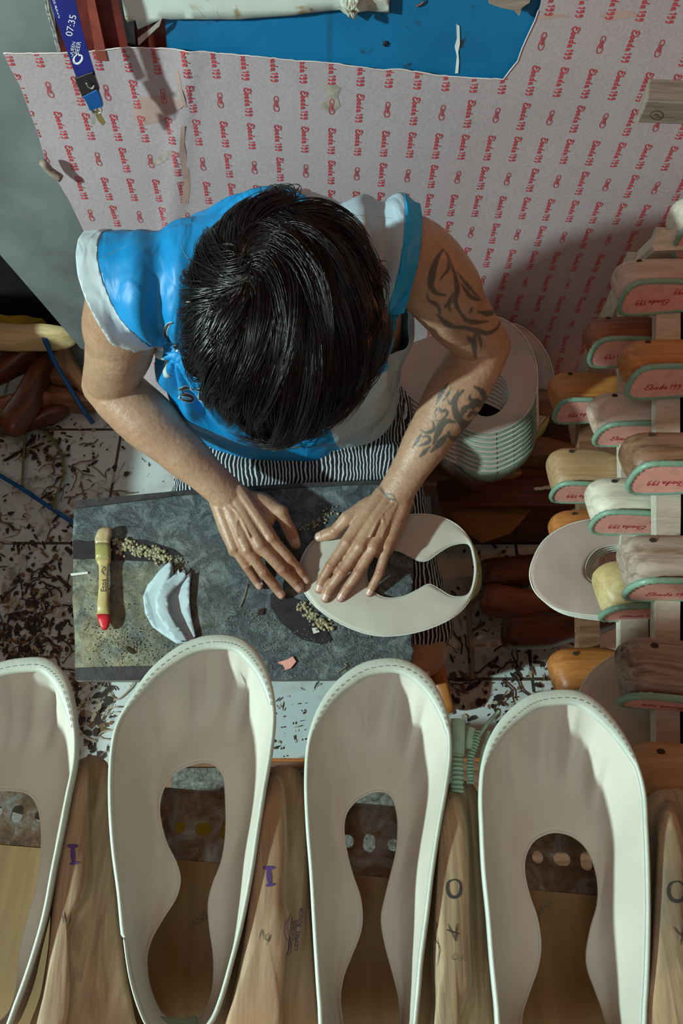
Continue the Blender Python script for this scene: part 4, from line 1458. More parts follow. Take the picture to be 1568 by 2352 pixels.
# dried glue crumbs: uncountable
M['glue'] = plain('dried_glue', (0.30, 0.28, 0.17), 0.3, 0.25, 120, 0.3, 400)
q = MB()
def crumbs(n, line, spread, r0, r1):
    for _ in range(n):
        t = random.random() * (len(line) - 1); i = int(t)
        a, bb = Vector(line[i]), Vector(line[min(i + 1, len(line) - 1)])
        p = a.lerp(bb, t - i) + Vector((random.gauss(0, spread), random.gauss(0, spread)))
        r = random.uniform(r0, r1)
        q.blob(Pb(p.x, p.y, r * 0.4), r, 5, 1, 1, 0.8, 0.25)
crumbs(190, [(265, 1250), (300, 1258), (350, 1270), (385, 1282)], 8.5, 0.0014, 0.0036)
crumbs(60, [(385, 1282), (420, 1305)], 11, 0.0008, 0.0016)
crumbs(120, [(690, 1390), (710, 1410), (735, 1430), (760, 1440)], 6, 0.0012, 0.0034)
crumbs(50, [(762, 1170), (735, 1195), (700, 1215)], 9, 0.0012, 0.0026)
crumbs(500, [(200, 1400), (300, 1500), (380, 1520)], 45, 0.0004, 0.0011)
crumbs(500, [(520, 1420), (700, 1500), (880, 1480)], 42, 0.0003, 0.0009)
tag(q.obj('dried_glue', M['glue']), 'crumbs of dried glue scattered over the dark board', 'glue', None, 'stuff')
for pts, mt, lab in (([(637, 1522), (660, 1515), (672, 1508), (680, 1520), (668, 1535), (655, 1540), (650, 1528)], 'pinkboard', 'torn pale paper scrap near the front of the dark board'),
                     ([(716, 1443), (728, 1442), (734, 1452), (720, 1456)], 'edge', 'tiny white chip in the dark worn patch of the board'),
                     ([(288, 1485), (300, 1490), (310, 1500), (303, 1503), (292, 1495)], 'hole', 'small dark husk near the front left of the board'),
                     ([(594, 1400), (606, 1398), (604, 1412), (590, 1414)], 'hole', 'small brown wood chip in the middle of the board'),
                     ([(162, 1318), (202, 1314), (202, 1318), (164, 1323)], 'edge', 'white thread end sticking out of the left edge of the board')):
    k = MB(); k.prism([Pb(u, v, 0.001) for u, v in pts], (0, 0, 0.0012)); tag(k.obj('scrap', M[mt], None, False, recalc=True), lab, 'scrap')
for pts, lab in (([(567, 1342), (562, 1365), (555, 1385), (550, 1395)], 'thin straw-coloured fibre below the fingers on the board'),
                 ([(320, 1447), (338, 1448), (355, 1442)], 'yellow fibre left of the white crescents on the board'),
                 ([(775, 1545), (790, 1535), (796, 1528), (790, 1524)], 'curled yellow fibre at the front edge of the board')):
    k = MB(); k.tube(catmull([Pb(u, v, 0.0012) for u, v in pts], 12), 0.0007, 5); tag(k.obj('fibre', M['glue']), lab, 'fibre')

# ------------------------------------------------------------------ glue brush
br = thing('glue_brush', Pb(236, 1330, 0.0), 'wooden brush with glue-soaked bristles and a red-tipped handle lying on the board', 'brush')
BO = Vector(br.location)
def brush_loft(prof, name, mt, bev=None, flat=0.55):
    rings = []
    for (u, v, wpx) in prof:
        c = Pb(u, v, 0.0115) - BO
        w_ = wpx / 1620 / 2
        rings.append([c + Vector((math.copysign(abs(math.cos(a)) ** .7, math.cos(a)) * w_, 0, math.copysign(abs(math.sin(a)) ** .7, math.sin(a)) * max(0.0035, w_ * flat))) for a in [k * PI / 8 for k in range(16)]])
    q = MB(); q.loft(rings); return q.obj(name, mt, br)
hw = wood_mat('brush_handle_wood', (0.36, 0.29, 0.10), (0.52, 0.44, 0.20), 0.4, (40, 5, 40))
brush_loft([(238, 1284, 36), (238, 1292, 34), (238, 1300, 24), (238, 1320, 22), (238, 1345, 23), (238, 1360, 25), (237, 1390, 28), (238, 1414, 31)], 'handle', hw)
brush_loft([(238, 1413, 31.5), (239, 1425, 29), (240, 1438, 22), (240, 1446, 8)], 'red_tip', plain('red_paint', (0.55, 0.02, 0.03), 0.35, 0.1))
brush_loft([(236, 1250, 37), (237, 1262, 39), (237, 1275, 38), (237, 1287, 37.5)], 'ferrule', plain('glue_smeared_ferrule', (0.30, 0.29, 0.10), 0.3, 0.3, 60, 0.4, 300))
brush_loft([(245, 1213, 24), (241, 1219, 34), (238, 1232, 39), (235, 1242, 38), (236, 1254, 36.5)], 'bristles', plain('glue_soaked_bristles', (0.44, 0.36, 0.20), 0.22, 0.25, 90, 0.6, 300))
bvh_b = bvh_of(next(c for c in br.children if c.name.startswith('handle')))
V2, F2 = text2d('Etos', 1.0)
vs = [Vector((238 - v.y * 17, 1345 - v.x * 17)) for v in V2]
decal('printed_lettering', vs, F2, cam_place, bvh_b, M['ink'], br, 0.0004)
SV, SF = px_strokes([([(232, 1300), (243, 1306), (235, 1315), (242, 1322)], 1.5), ([(242, 1300), (233, 1312), (242, 1318)], 1.5)])
decal('printed_ornament', SV, SF, cam_place, bvh_b, M['ink'], br, 0.0004)

# ------------------------------------------------------------------ white interfacing crescents
M['inter'] = plain('white_interfacing', (0.44, 0.58, 0.62), 0.7, 0.08, 50, 0.3, 300)
crs = [(0, 0, 0.0), (5, 4, 0.05), (11, 7, 0.11), (-3, -2, -0.04)]
base_c = [(391, 1293), (397, 1300), (399, 1322), (411, 1309), (414, 1322), (424, 1310), (428, 1326), (440, 1318), (437, 1350), (436, 1390), (440, 1420), (450, 1462), (440, 1474), (422, 1477), (405, 1478), (380, 1462), (350, 1440), (335, 1412), (330, 1375), (340, 1345), (362, 1318)]
slim = [(391, 1293), (397, 1300), (392, 1330), (375, 1370), (372, 1400), (392, 1438), (422, 1477), (405, 1478), (380, 1462), (350, 1440), (335, 1412), (330, 1375), (340, 1345), (362, 1318)]
mid_ = [(424, 1310), (428, 1326), (405, 1350), (388, 1375), (392, 1410), (410, 1440), (435, 1472), (405, 1474), (378, 1440), (360, 1410), (358, 1380), (375, 1345), (399, 1322)]
for k, (shape, up, lab) in enumerate(((base_c, 0.002, 'widest white cloth crescent with notched end, lowest of the pile beside the brush'),
                                      (slim, 0.006, 'slim white cloth crescent at the left side of the pile beside the brush'),
                                      (mid_, 0.009, 'narrow white cloth crescent on top of the pile beside the brush'))):
    P_ = [Pb(u, v, up) for u, v in shape]
    V, F = patch([(p.x, p.y) for p in P_], 0.006, lambda x, y: Vector((x, y, bz(y) + up + 0.003 + 0.003 * math.sin(x * 70 + k * 2 + y * 25))))
    o = mesh_obj('cloth_crescent', V, F, M['inter']); md = o.modifiers.new('t', 'SOLIDIFY'); md.thickness = 0.0009
    tag(o, lab, 'cloth', 'white crescents piled on the board')

# ------------------------------------------------------------------ the upper being worked on
def flat_upper(outer_px, inner_px, place, strap_px, label, grp=None, strap_h=0.03, strap_out=0.012, root_name='shoe_upper', mat='cream', n=110, bend=None):
    o2 = catmull([Vector(p) for p in outer_px], n, True); i2 = catmull([Vector(p) for p in inner_px], n, True)
    best = min(range(n), key=lambda s: sum((o2[k] - i2[(k + s) % n]).length_squared for k in range(0, n, 3)))
    i2 = [i2[(k + best) % n] for k in range(n)]
    O3 = [place(p.x, p.y, 0.004) for p in o2]; I3 = [place(p.x, p.y, 0.005) for p in i2]
    loc = sum(O3, Vector()) / n
    root = thing(root_name, loc, label, 'shoe upper', grp)
    def surf(o, i, t, s):
        p = o.lerp(i, t); p.z += 0.0022 * math.sin(PI * t) + 0.0008 * vnoise(p, 35, 9)
        return p - loc
    body = ring_surface(O3, I3, n, 12, surf, 'lining', M[mat], root, 0.0016)
    e = [p - loc + Vector((0, 0, 0.0002)) for p in O3]
    q = MB(); q.tube(e, 0.0011, 6, closed=True); q.obj('cut_edge', M['edge'], body)
    e = [p - loc + Vector((0, 0, 0.0002)) for p in I3]
    q = MB(); q.tube(e, 0.0010, 6, closed=True); q.obj('opening_edge', M['binding'], body)
    if strap_px:
        c = catmull([Vector(p) for p in strap_px], 30)
        rings = []
        for i_, p in enumerate(c):
            s = i_ / 29
            top = place(p.x, p.y, 0.006) - loc
            k = math.sin(PI * s)
            nrm_ = Vector((p.x - sum(q_.x for q_ in o2) / n, -(p.y - sum(q_.y for q_ in o2) / n), 0)).normalized()
            bot = top + nrm_ * strap_out * k + Vector((0, 0, -strap_h * (0.15 + 0.85 * k)))
            midp = top.lerp(bot, 0.5) + nrm_ * 0.003 * k
            inn = -nrm_ * 0.0016
            rings.append([top, midp, bot, bot + inn, midp + inn, top + inn])
        q = MB(); q.loft(rings); st = q.obj('heel_band', M['olive' if grp is None else 'green'], root, True, recalc=True)
        q = MB()
        for frac in (0.44, 0.60):
            k_ = int(frac * 29); a = rings[k_]
            q.tube([a[0] + Vector((0, 0, 0.001)), a[1] + (a[1] - a[4]) * 0.3, a[2] + (a[2] - a[3]) * 0.3], 0.0005, 4)
        q.obj('seam', M['stitch'], st)
    return root


HELD_O = [(688, 1320), (690, 1290), (712, 1250), (755, 1218), (820, 1196), (900, 1185), (985, 1182), (1040, 1200), (1076, 1235), (1091, 1275), (1095, 1320), (1080, 1375), (1040, 1418), (965, 1450), (880, 1461), (810, 1445), (740, 1406), (700, 1362)]
HELD_I = [(842, 1325), (848, 1295), (862, 1272), (885, 1263), (915, 1266), (940, 1278), (965, 1289), (985, 1286), (1010, 1268), (1040, 1252), (1075, 1250), (1086, 1280), (1089, 1320), (1076, 1364), (1040, 1370), (1010, 1354), (985, 1342), (960, 1354), (925, 1370), (885, 1373), (855, 1356)]
held = flat_upper(HELD_O, HELD_I, Pb, [(1072, 1230), (1088, 1258), (1096, 1300), (1094, 1340), (1078, 1380)], 'cream shoe upper with olive heel band held flat on the board under his hand', strap_h=0.032, strap_out=0.012)

# ================================================================== THE MAN
def skin_mat():
    m = base_mat('tanned_skin', (0.42, 0.26, 0.17), 0.42, 0.45)
    n, l = nodes_of(m)
    v = coords(m)
    f = noise_tex(m, v, 12, 5)
    c = ramp(m, f, [(0.3, (0.33, 0.19, 0.115)), (0.7, (0.45, 0.29, 0.185))])
    f2 = noise_tex(m, v, 150, 4, 0.6)
    c = mixc(m, 0.25, c, ramp(m, f2, [(0.35, (0.28, 0.14, 0.08)), (0.65, (0.52, 0.34, 0.23))]))
    at = n.new('ShaderNodeAttribute'); at.attribute_name = 'ink'
    c = mixc(m, at.outputs['Fac'], c, (0.055, 0.065, 0.060))
    at2 = n.new('ShaderNodeAttribute'); at2.attribute_name = 'knuckle'
    c = mixc(m, at2.outputs['Fac'], c, (0.30, 0.125, 0.075))
    set_color(m, c)
    b = n['Principled BSDF']
    b.inputs['Subsurface Weight'].default_value = 0.06
    b.inputs['Subsurface Radius'].default_value = (0.012, 0.005, 0.003)
    vo = n.new('ShaderNodeTexVoronoi'); vo.inputs['Scale'].default_value = 520; l.new(v, vo.inputs['Vector'])
    b1 = n.new('ShaderNodeBump'); b1.inputs['Strength'].default_value = 0.18; b1.inputs['Distance'].default_value = 0.0005
    l.new(vo.outputs['Distance'], b1.inputs['Height'])
    b2 = n.new('ShaderNodeBump'); b2.inputs['Strength'].default_value = 0.5; b2.inputs['Distance'].default_value = 0.0020
    l.new(noise_tex(m, v, 130, 4, 0.6), b2.inputs['Height']); l.new(b1.outputs[0], b2.inputs['Normal'])
    l.new(b2.outputs[0], b.inputs['Normal'])
    return m


M['skin'] = skin_mat()
M['nail'] = plain('fingernail', (0.52, 0.36, 0.29), 0.28, 0.06)
M['hair'] = base_mat('black_hair', (0.006, 0.005, 0.007), 0.30, 0.6)
man = thing('person', (-0.07, 0.80, 0.22), 'person with black hair bending over the board in a blue and white sleeveless jersey', 'person')
MO = Vector(man.location)

body = MB()
# --- arms
SL, EL, WL = Vector((-.250, .662, .785)), Vector((-.345, .690, .575)), Pb(523, 1137, 0.052)
SR, ER, WR = Vector((.088, .705, .800)), Vector((.212, .742, .600)), Pb(906, 1136, 0.050)
def arm(S, E, W, out):
    d1 = (E - S); d2 = (W - E)
    # shoulder cap and upper arm
    chain_mesh(body, [S + Vector((-out * .045, .005, .012)), S, S + d1 * .28 + Vector((out * .006, 0, 0)), S + d1 * .55, S + d1 * .85, E], [.048, .050, .050, .045, .040, .037], 40)
    # biceps / triceps swell
    chain_mesh(body, [S + d1 * .15 + Vector((0, -.012, 0)), S + d1 * .5 + Vector((0, -.016, .004)), S + d1 * .82 + Vector((0, -.006, 0))], [.030, .036, .026], 32)
    chain_mesh(body, [S + d1 * .2 + Vector((out * .008, .014, 0)), S + d1 * .5 + Vector((out * .010, .014, 0)), E + Vector((out * .006, .010, .006))], [.028, .033, .024], 32)
    # elbow and forearm: flattened taper
    side = d2.cross(Vector((0, 0, 1))).normalized()
    chain_mesh(body, [E, E + d2 * .12, E + d2 * .32, E + d2 * .6, E + d2 * .85, W], [.039, .043, .0445, .036, .0285, .0268], 40, flat=[1, .95, .92, .88, .80, .74], updir=(0, 0, 1))
    for s_ in (-1, 1):
        chain_mesh(body, [E + d2 * .03 + side * s_ * .012, E + d2 * .25 + side * s_ * .017, E + d2 * .6 + side * s_ * .012, W + side * s_ * .012], [.026, .028, .020, .0155], 28)
    # ulna head bump
    return side
sL = arm(SL, EL, WL, -1); sR = arm(SR, ER, WR, 1)
chain_mesh(body, [SL + (EL - SL) * .75 + Vector((-.012, .012, 0)), EL + Vector((-.010, .012, -.010)), EL + (WL - EL) * .15 + Vector((-.004, .006, -.006))], [.026, .024, .024], 12)
chain_mesh(body, [SR + (ER - SR) * .75 + Vector((.012, .010, 0)), ER + Vector((.012, .010, -.008)), ER + (WR - ER) * .15 + Vector((.004, .006, -.006))], [.026, .026, .024], 12)

# --- hands (photo pixel, height above the board)
R = .0001
handL = dict(W=(523, 1137, .052), thumb=[(600, 1150, .046), (645, 1176, .040), (664, 1216, .024), (678, 1248, .012)],
             f=[[(622, 1236, .045), (664, 1284, .030), (690, 1314, .017), (704, 1334, .009)],
                [(597, 1252, .047), (648, 1308, .031), (676, 1336, .016), (688, 1352, .009)],
                [(568, 1262, .044), (606, 1316, .030), (630, 1345, .016), (646, 1367, .009)],
                [(538, 1258, .038), (567, 1302, .026), (584, 1328, .014), (596, 1347, .008)]])
handR = dict(W=(906, 1136, .050), thumb=[(850, 1158, .044), (797, 1190, .038), (768, 1222, .022), (733, 1233, .010)],
             f=[[(797, 1245, .043), (759, 1300, .029), (740, 1331, .016), (732, 1354, .009)],
                [(827, 1254, .047), (785, 1314, .031), (757, 1351, .016), (747, 1375, .009)],
                [(857, 1258, .045), (822, 1316, .030), (796, 1352, .016), (782, 1374, .009)],
                [(888, 1256, .039), (872, 1314, .027), (857, 1344, .014), (847, 1363, .008)]])
FR = [(.0102, .0090, .0082, .0070), (.0104, .0092, .0084, .0072), (.0100, .0088, .0080, .0068), (.0090, .0078, .0072, .0060)]
knucklepts = []
nails = []
def hand(H, mirror, lift=0.0):
    W = Pb(*H['W'])
    mc = []
    for k, fp in enumerate(H['f']):
        pts = [Pb(u, v, z) for u, v, z in fp]
        r = FR[k]
        # small curl: extra joints keep the phalanges straight between knuckles
        mc.append(pts[0])
        def seg(a, bb, ra, rb, mid=0.94):
            chain_mesh(body, [a, a.lerp(bb, .3), a.lerp(bb, .5), a.lerp(bb, .7), bb], [ra, (ra * .7 + rb * .3) * mid, (ra + rb) / 2 * mid, (ra * .3 + rb * .7) * mid, rb], 12, 3, flat=[.92] * 5, updir=(0, 0, 1))
        seg(pts[0], pts[1], r[0], r[1]); seg(pts[1], pts[2], r[1], r[2]); seg(pts[2], pts[3], r[2] * .98, r[3], 1.0)
        # joint creases / bony knuckles
        for j in (1, 2):
            body.blob(pts[j] + Vector((0, 0, r[j] * .30)), r[j] * .86, 8, 1.05, 1.0, .8)
            knucklepts.append((pts[j], r[j] * 1.25, .55 if j == 1 else .4))
        body.blob(pts[0] + Vector((0, 0, .0022)), .0098, 8, 1, 1.1, .85)
        knucklepts.append((pts[0], .011, .28))
        d_ = (pts[3] - pts[2]).normalized()
        knucklepts.append((pts[3] + d_ * .003, .008, .25))
        nails.append((pts[3] + d_ * .0005, d_, r[3]))
    # metacarpals and tendons
    n_ = (mc[3] - mc[0]).normalized()
    for k in range(4):
        wr = W + n_ * (-.018 + .012 * k) + Vector((0, 0, -.001))
        a = mc[k]
        chain_mesh(body, [wr, wr.lerp(a, .35) + Vector((0, 0, .0005)), wr.lerp(a, .7), a], [.0135, .0130, .0120, .0108], 12)
        chain_mesh(body, [wr.lerp(a, .10) + Vector((0, 0, .0098)), wr.lerp(a, .5) + Vector((0, 0, .0102)), wr.lerp(a, .92) + Vector((0, 0, .0080))], [.0030, .0029, .0030], 8)
        lower = Vector((0, 0, -.010))
        chain_mesh(body, [wr + lower, wr.lerp(a, .5) + lower, a + lower * .9], [.013, .0135, .010], 12)
    # webs between the finger roots
    for k in range(3):
        a = mc[k].lerp(mc[k + 1], .5); f1 = Pb(*H['f'][k][1]); f2 = Pb(*H['f'][k + 1][1]); t = f1.lerp(f2, .5)
        chain_mesh(body, [a + (W - a) * .25 + Vector((0, 0, -.004)), a + Vector((0, 0, -.005)), a.lerp(t, .22) + Vector((0, 0, -.006))], [.011, .0085, .0055], 10)
    # thumb
    tp = [Pb(u, v, z) for u, v, z in H['thumb']]
    base = W.lerp(tp[0], .35)
    chain_mesh(body, [base + Vector((0, 0, -.006)), tp[0] + Vector((0, 0, -.008)), tp[1]], [.016, .0165, .0115], 14)
    chain_mesh(body, [tp[0].lerp(mc[0], .45) + Vector((0, 0, -.008)), tp[0].lerp(tp[1], .5) + Vector((0, 0, -.006))], [.014, .010], 12)
    chain_mesh(body, [tp[1], tp[1].lerp(tp[2], .5), tp[2]], [.0112, .0100, .0106], 12)
    e = tp[3] + (tp[3] - tp[2]).normalized() * .001
    chain_mesh(body, [tp[2], tp[2].lerp(e, .5), e], [.0106, .0104, .0085], 12, flat=[.9, .85, .75], updir=(0, 0, 1))
    body.blob(tp[2] + Vector((0, 0, .003)), .0092, 8)
    knucklepts.append((tp[2], .012, .5))
    d_ = (tp[3] - tp[2]).normalized(); nails.append((tp[3] + d_ * .001, d_, .0090))
    # heel of the hand
    wr = W + Vector((0, 0, -.004))
    chain_mesh(body, [wr, wr.lerp(mc[3], .45) + n_ * .004 + Vector((0, 0, -.008)), mc[3] + Vector((0, 0, -.010)) + n_ * .001], [.020, .015, .010], 12)
    # ulna bump at the wrist
    body.blob(W + n_ * .021 + (W - mc[1]).normalized() * .012 + Vector((0, 0, .010)), .009, 8)
    # veins over the back of the hand
    cen = (mc[0] + mc[1] + mc[2] + mc[3]) / 4
    upz = Vector((0, 0, .0128))
    A = W.lerp(cen, .20) + n_ * .006; B = W.lerp(cen, .48); C1 = mc[1].lerp(mc[2], .5).lerp(W, .12); C2 = mc[2].lerp(mc[3], .5).lerp(W, .14)
    for line in ([W - n_ * .004, A, B, C1], [B, B.lerp(C2, .5) + n_ * .003, C2], [W + n_ * .012, W.lerp(mc[3], .45) + n_ * .001, C2]):
        chain_mesh(body, [p + upz for p in line], [.0019] * len(line), 8, 5)
    return W, mc, n_


wl = hand(handL, False); wr_ = hand(handR, True)
# forearm tendons and veins
for W, E, mc in ((WL, EL, wl), (WR, ER, wr_)):
    d_ = (E - W); s = d_.cross(Vector((0, 0, 1))).normalized()
    for off, z0, z1 in ((-.010, .0185, .024), (.006, .0195, .027), (.014, .0155, .022)):
        chain_mesh(body, [W + s * off * .8 + Vector((0, 0, z0)), W + d_ * .2 + s * off + Vector((0, 0, z0 + .0015)), W + d_ * .48 + s * off * 1.5 + Vector((0, 0, z1 + .002))], [.0024, .0030, .0026], 8)

# --- torso, neck, head
def ell_ring(c, a, bdep, tilt=0.0, n=28, yaw=0.0):
    ct, st = math.cos(tilt), math.sin(tilt)
    cy, sy = math.cos(yaw), math.sin(yaw)
    out = []
    for k in range(n):
        w = 2 * PI * k / n
        x = a * math.copysign(abs(math.cos(w)) ** .85, math.cos(w)); y = bdep * math.copysign(abs(math.sin(w)) ** .85, math.sin(w))
        p = Vector((x, y * ct, y * st))
        p = Vector((p.x * cy - p.y * sy, p.x * sy + p.y * cy, p.z))
        out.append(Vector(c) + p)
    return out


def torso(mb, g=0.0):
    T = [((-.06, .835, .245), .160, .095, .0, 0), ((-.06, .82, .30), .170, .115, .05, 0), ((-.065, .795, .42), .148, .105, .18, .02), ((-.072, .765, .53), .155, .108, .28, .04),
         ((-.078, .735, .64), .165, .108, .38, .06), ((-.080, .708, .73), .160, .098, .50, .07), ((-.081, .692, .79), .130, .080, .62, .07), ((-.081, .68, .83), .080, .062, .8, .07)]
    mb.loft([ell_ring(c, a + g, b_ + g, tl, 28, yw) for c, a, b_, tl, yw in T])
    chain_mesh(mb, [SL + Vector((.006, .004, -.004)), Vector((-.17, .680, .800)), Vector((-.08, .690, .815)), Vector((.01, .702, .808)), SR + Vector((-.004, .002, -.004))], [.050 + g, .054 + g, .056 + g, .054 + g, .050 + g], 18)


torso(body, 0.0)
HC = Vector((-.060, .516, .895)); HF = Vector((0, -.75, -.66)); HU = Vector((0, -.66, .75)); HX = Vector((1, 0, 0))
rl = Matrix.Rotation(math.radians(-6), 3, HU); HF = rl @ HF; HX = rl @ HX
def hp(x, f_, u_):
    return HC + HX * x + HF * f_ + HU * u_
chain_mesh(body, [Vector((-.081, .690, .80)), Vector((-.078, .655, .845)), hp(0, -.045, -.07), hp(0, -.02, -.02)], [.060, .055, .054, .06], 18)
# cranium (ellipsoid rings), jaw, nose, ears
rings = []
for i in range(1, 16):
    th = PI * i / 16
    rings.append([hp(.076 * math.sin(th) * math.cos(a), .096 * math.sin(th) * math.sin(a) - .004, .088 * math.cos(th) + .018) for a in [2 * PI * k / 28 for k in range(28)]])
body.loft(rings)
rings = []
for u_, wd, f0, f1 in ((.03, .066, .088, -.02), (.0, .068, .088, -.03), (-.03, .066, .090, -.03), (-.06, .058, .086, -.02), (-.085, .046, .084, .0), (-.105, .030, .082, .03), (-.112, .018, .076, .045)):
    rings.append([hp(wd * math.cos(a), (f0 + f1) / 2 + (f0 - f1) / 2 * math.sin(a), u_) for a in [2 * PI * k / 24 for k in range(24)]])
body.loft(rings)
chain_mesh(body, [hp(0, .090, .015), hp(0, .103, -.015), hp(0, .112, -.035)], [.009, .010, .013], 12)          # nose
for s in (-1, 1):
    body.blob(hp(s * .011, .100, -.037), .009, 8)
    chain_mesh(body, [hp(s * .014, .092, .022), hp(s * .034, .090, .028), hp(s * .054, .078, .022)], [.007, .008, .006], 10)   # brow
    chain_mesh(body, [hp(s * .040, .082, -.012), hp(s * .056, .066, -.016)], [.014, .012], 10)                                  # cheek
    er = [hp(s * (.078 + .010 * math.sin(a / 1.0) * 0), -.004 + .016 * math.cos(a), -.006 + .028 * math.sin(a)) + HX * s * .008 for a in [PI * 2 * k / 12 for k in range(12)]]
    chain_mesh(body, er[:11], [.0045] * 11, 8, 2)
    body.blob(hp(s * .077, .0, -.008), .013, 8, .5, 1, 1.4)
chain_mesh(body, [hp(-.022, .088, -.060), hp(0, .096, -.056), hp(.022, .088, -.060)], [.0045, .006, .0045], 10)
chain_mesh(body, [hp(-.019, .087, -.068), hp(0, .095, -.069), hp(.019, .087, -.068)], [.0045, .0068, .0045], 10)
body.blob(hp(0, .084, -.098), .018, 10)

# --- legs: seated on a low stool, knees under the board
KL, KR = Vector((-.315, .415, .308)), Vector((.120, .375, .305))
HLp, HRp = Vector((-.155, .80, .30)), Vector((.035, .80, .30))
AL, AR = Vector((-.245, .44, .06)), Vector((.105, .39, .06))
for Hp, K, A, s in ((HLp, KL, AL, -1), (HRp, KR, AR, 1)):
    chain_mesh(body, [Hp, Hp.lerp(K, .3), Hp.lerp(K, .7), K], [.082, .072, .058, .050], 18)
    chain_mesh(body, [K, K.lerp(A, .25) + Vector((0, .012, 0)), K.lerp(A, .6) + Vector((0, .006, 0)), A], [.050, .050, .038, .029], 16)
    toe = A + Vector((s * .03, -.145, -.042))
    chain_mesh(body, [A + Vector((0, .035, -.030)), A + Vector((0, 0, -.022)), A.lerp(toe, .55) + Vector((0, 0, -.002)), toe], [.028, .030, .026, .020], 14, flat=[1, 1, .9, .75], updir=(0, 0, 1))
    for k in range(5):
        b_ = toe + Vector((s * (-.026 + .013 * k) , -.004 - (.006 if k < 2 else 0), 0))
        chain_mesh(body, [b_ + Vector((0, .02, 0)), b_ + Vector((0, -.02 + .004 * k, -.004))], [.010 - .0007 * k, .0095 - .0008 * k], 10)
for p in body.v: p -= MO
skin = voxel('body', body, 0.00155, M['skin'], man, smooth=4, sfac=0.5)
me = skin.data
nv = len(me.vertices)
co = np.empty(nv * 3); me.vertices.foreach_get('co', co); co = co.reshape(-1, 3) + np.array(MO)
no = np.empty(nv * 3); me.vertices.foreach_get('normal', no); no = no.reshape(-1, 3)
rel = co - np.array(CAM)
dep = rel @ np.array(FWD)
U = 784 + FPX * rel[:, 0] / dep
Vp = 1176 - FPX * (rel @ np.array(UPV)) / dep
facing = -(no * rel).sum(1) / np.linalg.norm(rel, axis=1) > 0.05
TAT = [([(1017, 573), (1003, 595), (993, 625), (989, 655), (1000, 672), (1022, 678)], 9), ([(1019, 573), (1030, 593), (1029, 618), (1018, 632), (1010, 642)], 4),
       ([(1034, 598), (1045, 635), (1050, 665), (1045, 690), (1055, 715), (1075, 737)], 6), ([(1050, 625), (1073, 655), (1105, 690)], 4), ([(1058, 650), (1075, 675), (1095, 690)], 4),
       ([(980, 673), (985, 690), (1003, 700), (1010, 718), (1004, 726)], 4), ([(1003, 722), (1028, 745), (1060, 755)], 7), ([(1042, 690), (1022, 704), (1032, 690)], 3), ([(1040, 672), (1030, 700), (1036, 716)], 4),
       ([(1055, 715), (1070, 735), (1095, 740), (1120, 738)], 6), ([(1098, 716), (1120, 720), (1142, 712)], 7), ([(1105, 690), (1085, 684), (1070, 676)], 5), ([(1084, 705), (1078, 720)], 3),
       ([(1030, 750), (1060, 751), (1095, 760), (1120, 765), (1140, 755), (1148, 738)], 6), ([(1095, 762), (1088, 782), (1092, 822)], 7), ([(1097, 762), (1103, 785), (1105, 800)], 4), ([(1072, 772), (1090, 792)], 6),
       ([(1063, 897), (1047, 915), (1044, 938), (1054, 962), (1069, 976), (1089, 970), (1098, 956), (1085, 947), (1076, 956)], 11), ([(1072, 938), (1095, 925), (1113, 938)], 11), ([(1060, 958), (1066, 940), (1080, 930)], 8),
       ([(1089, 888), (1104, 897), (1113, 914), (1104, 925)], 8), ([(1080, 906), (1078, 915), (1086, 920), (1098, 916)], 5),
       ([(1000, 959), (1000, 944), (1007, 938), (1014, 945), (1022, 942), (1027, 948), (1022, 958), (1010, 966), (1000, 966)], 4), ([(1028, 882), (1013, 903), (1001, 929)], 6),
       ([(1036, 888), (1028, 906), (1014, 923)], 3), ([(1028, 915), (1034, 928), (1054, 894)], 4), ([(1045, 970), (1028, 967), (1013, 976), (1004, 997), (995, 1020)], 10),
       ([(1056, 975), (1064, 991), (1053, 1008), (1036, 1006), (1029, 992)], 9), ([(1031, 994), (1016, 1011), (990, 1038)], 9), ([(987, 1026), (963, 1050)], 6),
       ([(993, 966), (996, 985), (981, 994), (966, 988)], 5), ([(969, 1003), (984, 1003), (984, 1015), (960, 1025)], 5), ([(968, 996), (958, 1012), (948, 1028)], 5),
       ([(868, 1120), (880, 1130), (892, 1145), (906, 1148), (916, 1158)], 2.6), ([(874, 1118), (884, 1134), (900, 1136), (912, 1152)], 2.2),
       ([(1068, 942), (1072, 946)], 4), ([(1084, 936), (1088, 940)], 4)]
ink = np.zeros(nv)
cand = np.where(facing & (U > 840) & (U < 1180) & (Vp > 560) & (Vp < 1175))[0]
for pts, w in TAT:
    w = w * 1.65 + (3.2 if pts[0][1] < 800 else 1.6)
    c = catmull([Vector(p) for p in pts], max(5, int(len(pts) * 5)))
    m_ = len(c)
    for k in range(m_ - 1):
        a = np.array(c[k]); bb = np.array(c[k + 1]); ab = bb - a
        wk = w * min(1, .35 + 1.6 * min(k, m_ - 2 - k) / m_)
        P2 = np.stack([U[cand], Vp[cand]], 1) - a
        t = np.clip((P2 @ ab) / max(1e-9, ab @ ab), 0, 1)
        dd = np.linalg.norm(P2 - t[:, None] * ab, axis=1)
        ink[cand] = np.maximum(ink[cand], 0.88 * np.clip((wk / 2 + 1.0 - dd) / 2.4, 0, 1))
at = me.attributes.new('ink', 'FLOAT', 'POINT'); at.data.foreach_set('value', ink.astype(np.float32))
kn = np.zeros(nv)
for p, r, s in knucklepts:
    d2 = np.linalg.norm(co - np.array(p), axis=1)
    kn = np.maximum(kn, s * np.clip(1.6 - d2 / r, 0, 1))
at = me.attributes.new('knuckle', 'FLOAT', 'POINT'); at.data.foreach_set('value', kn.astype(np.float32))

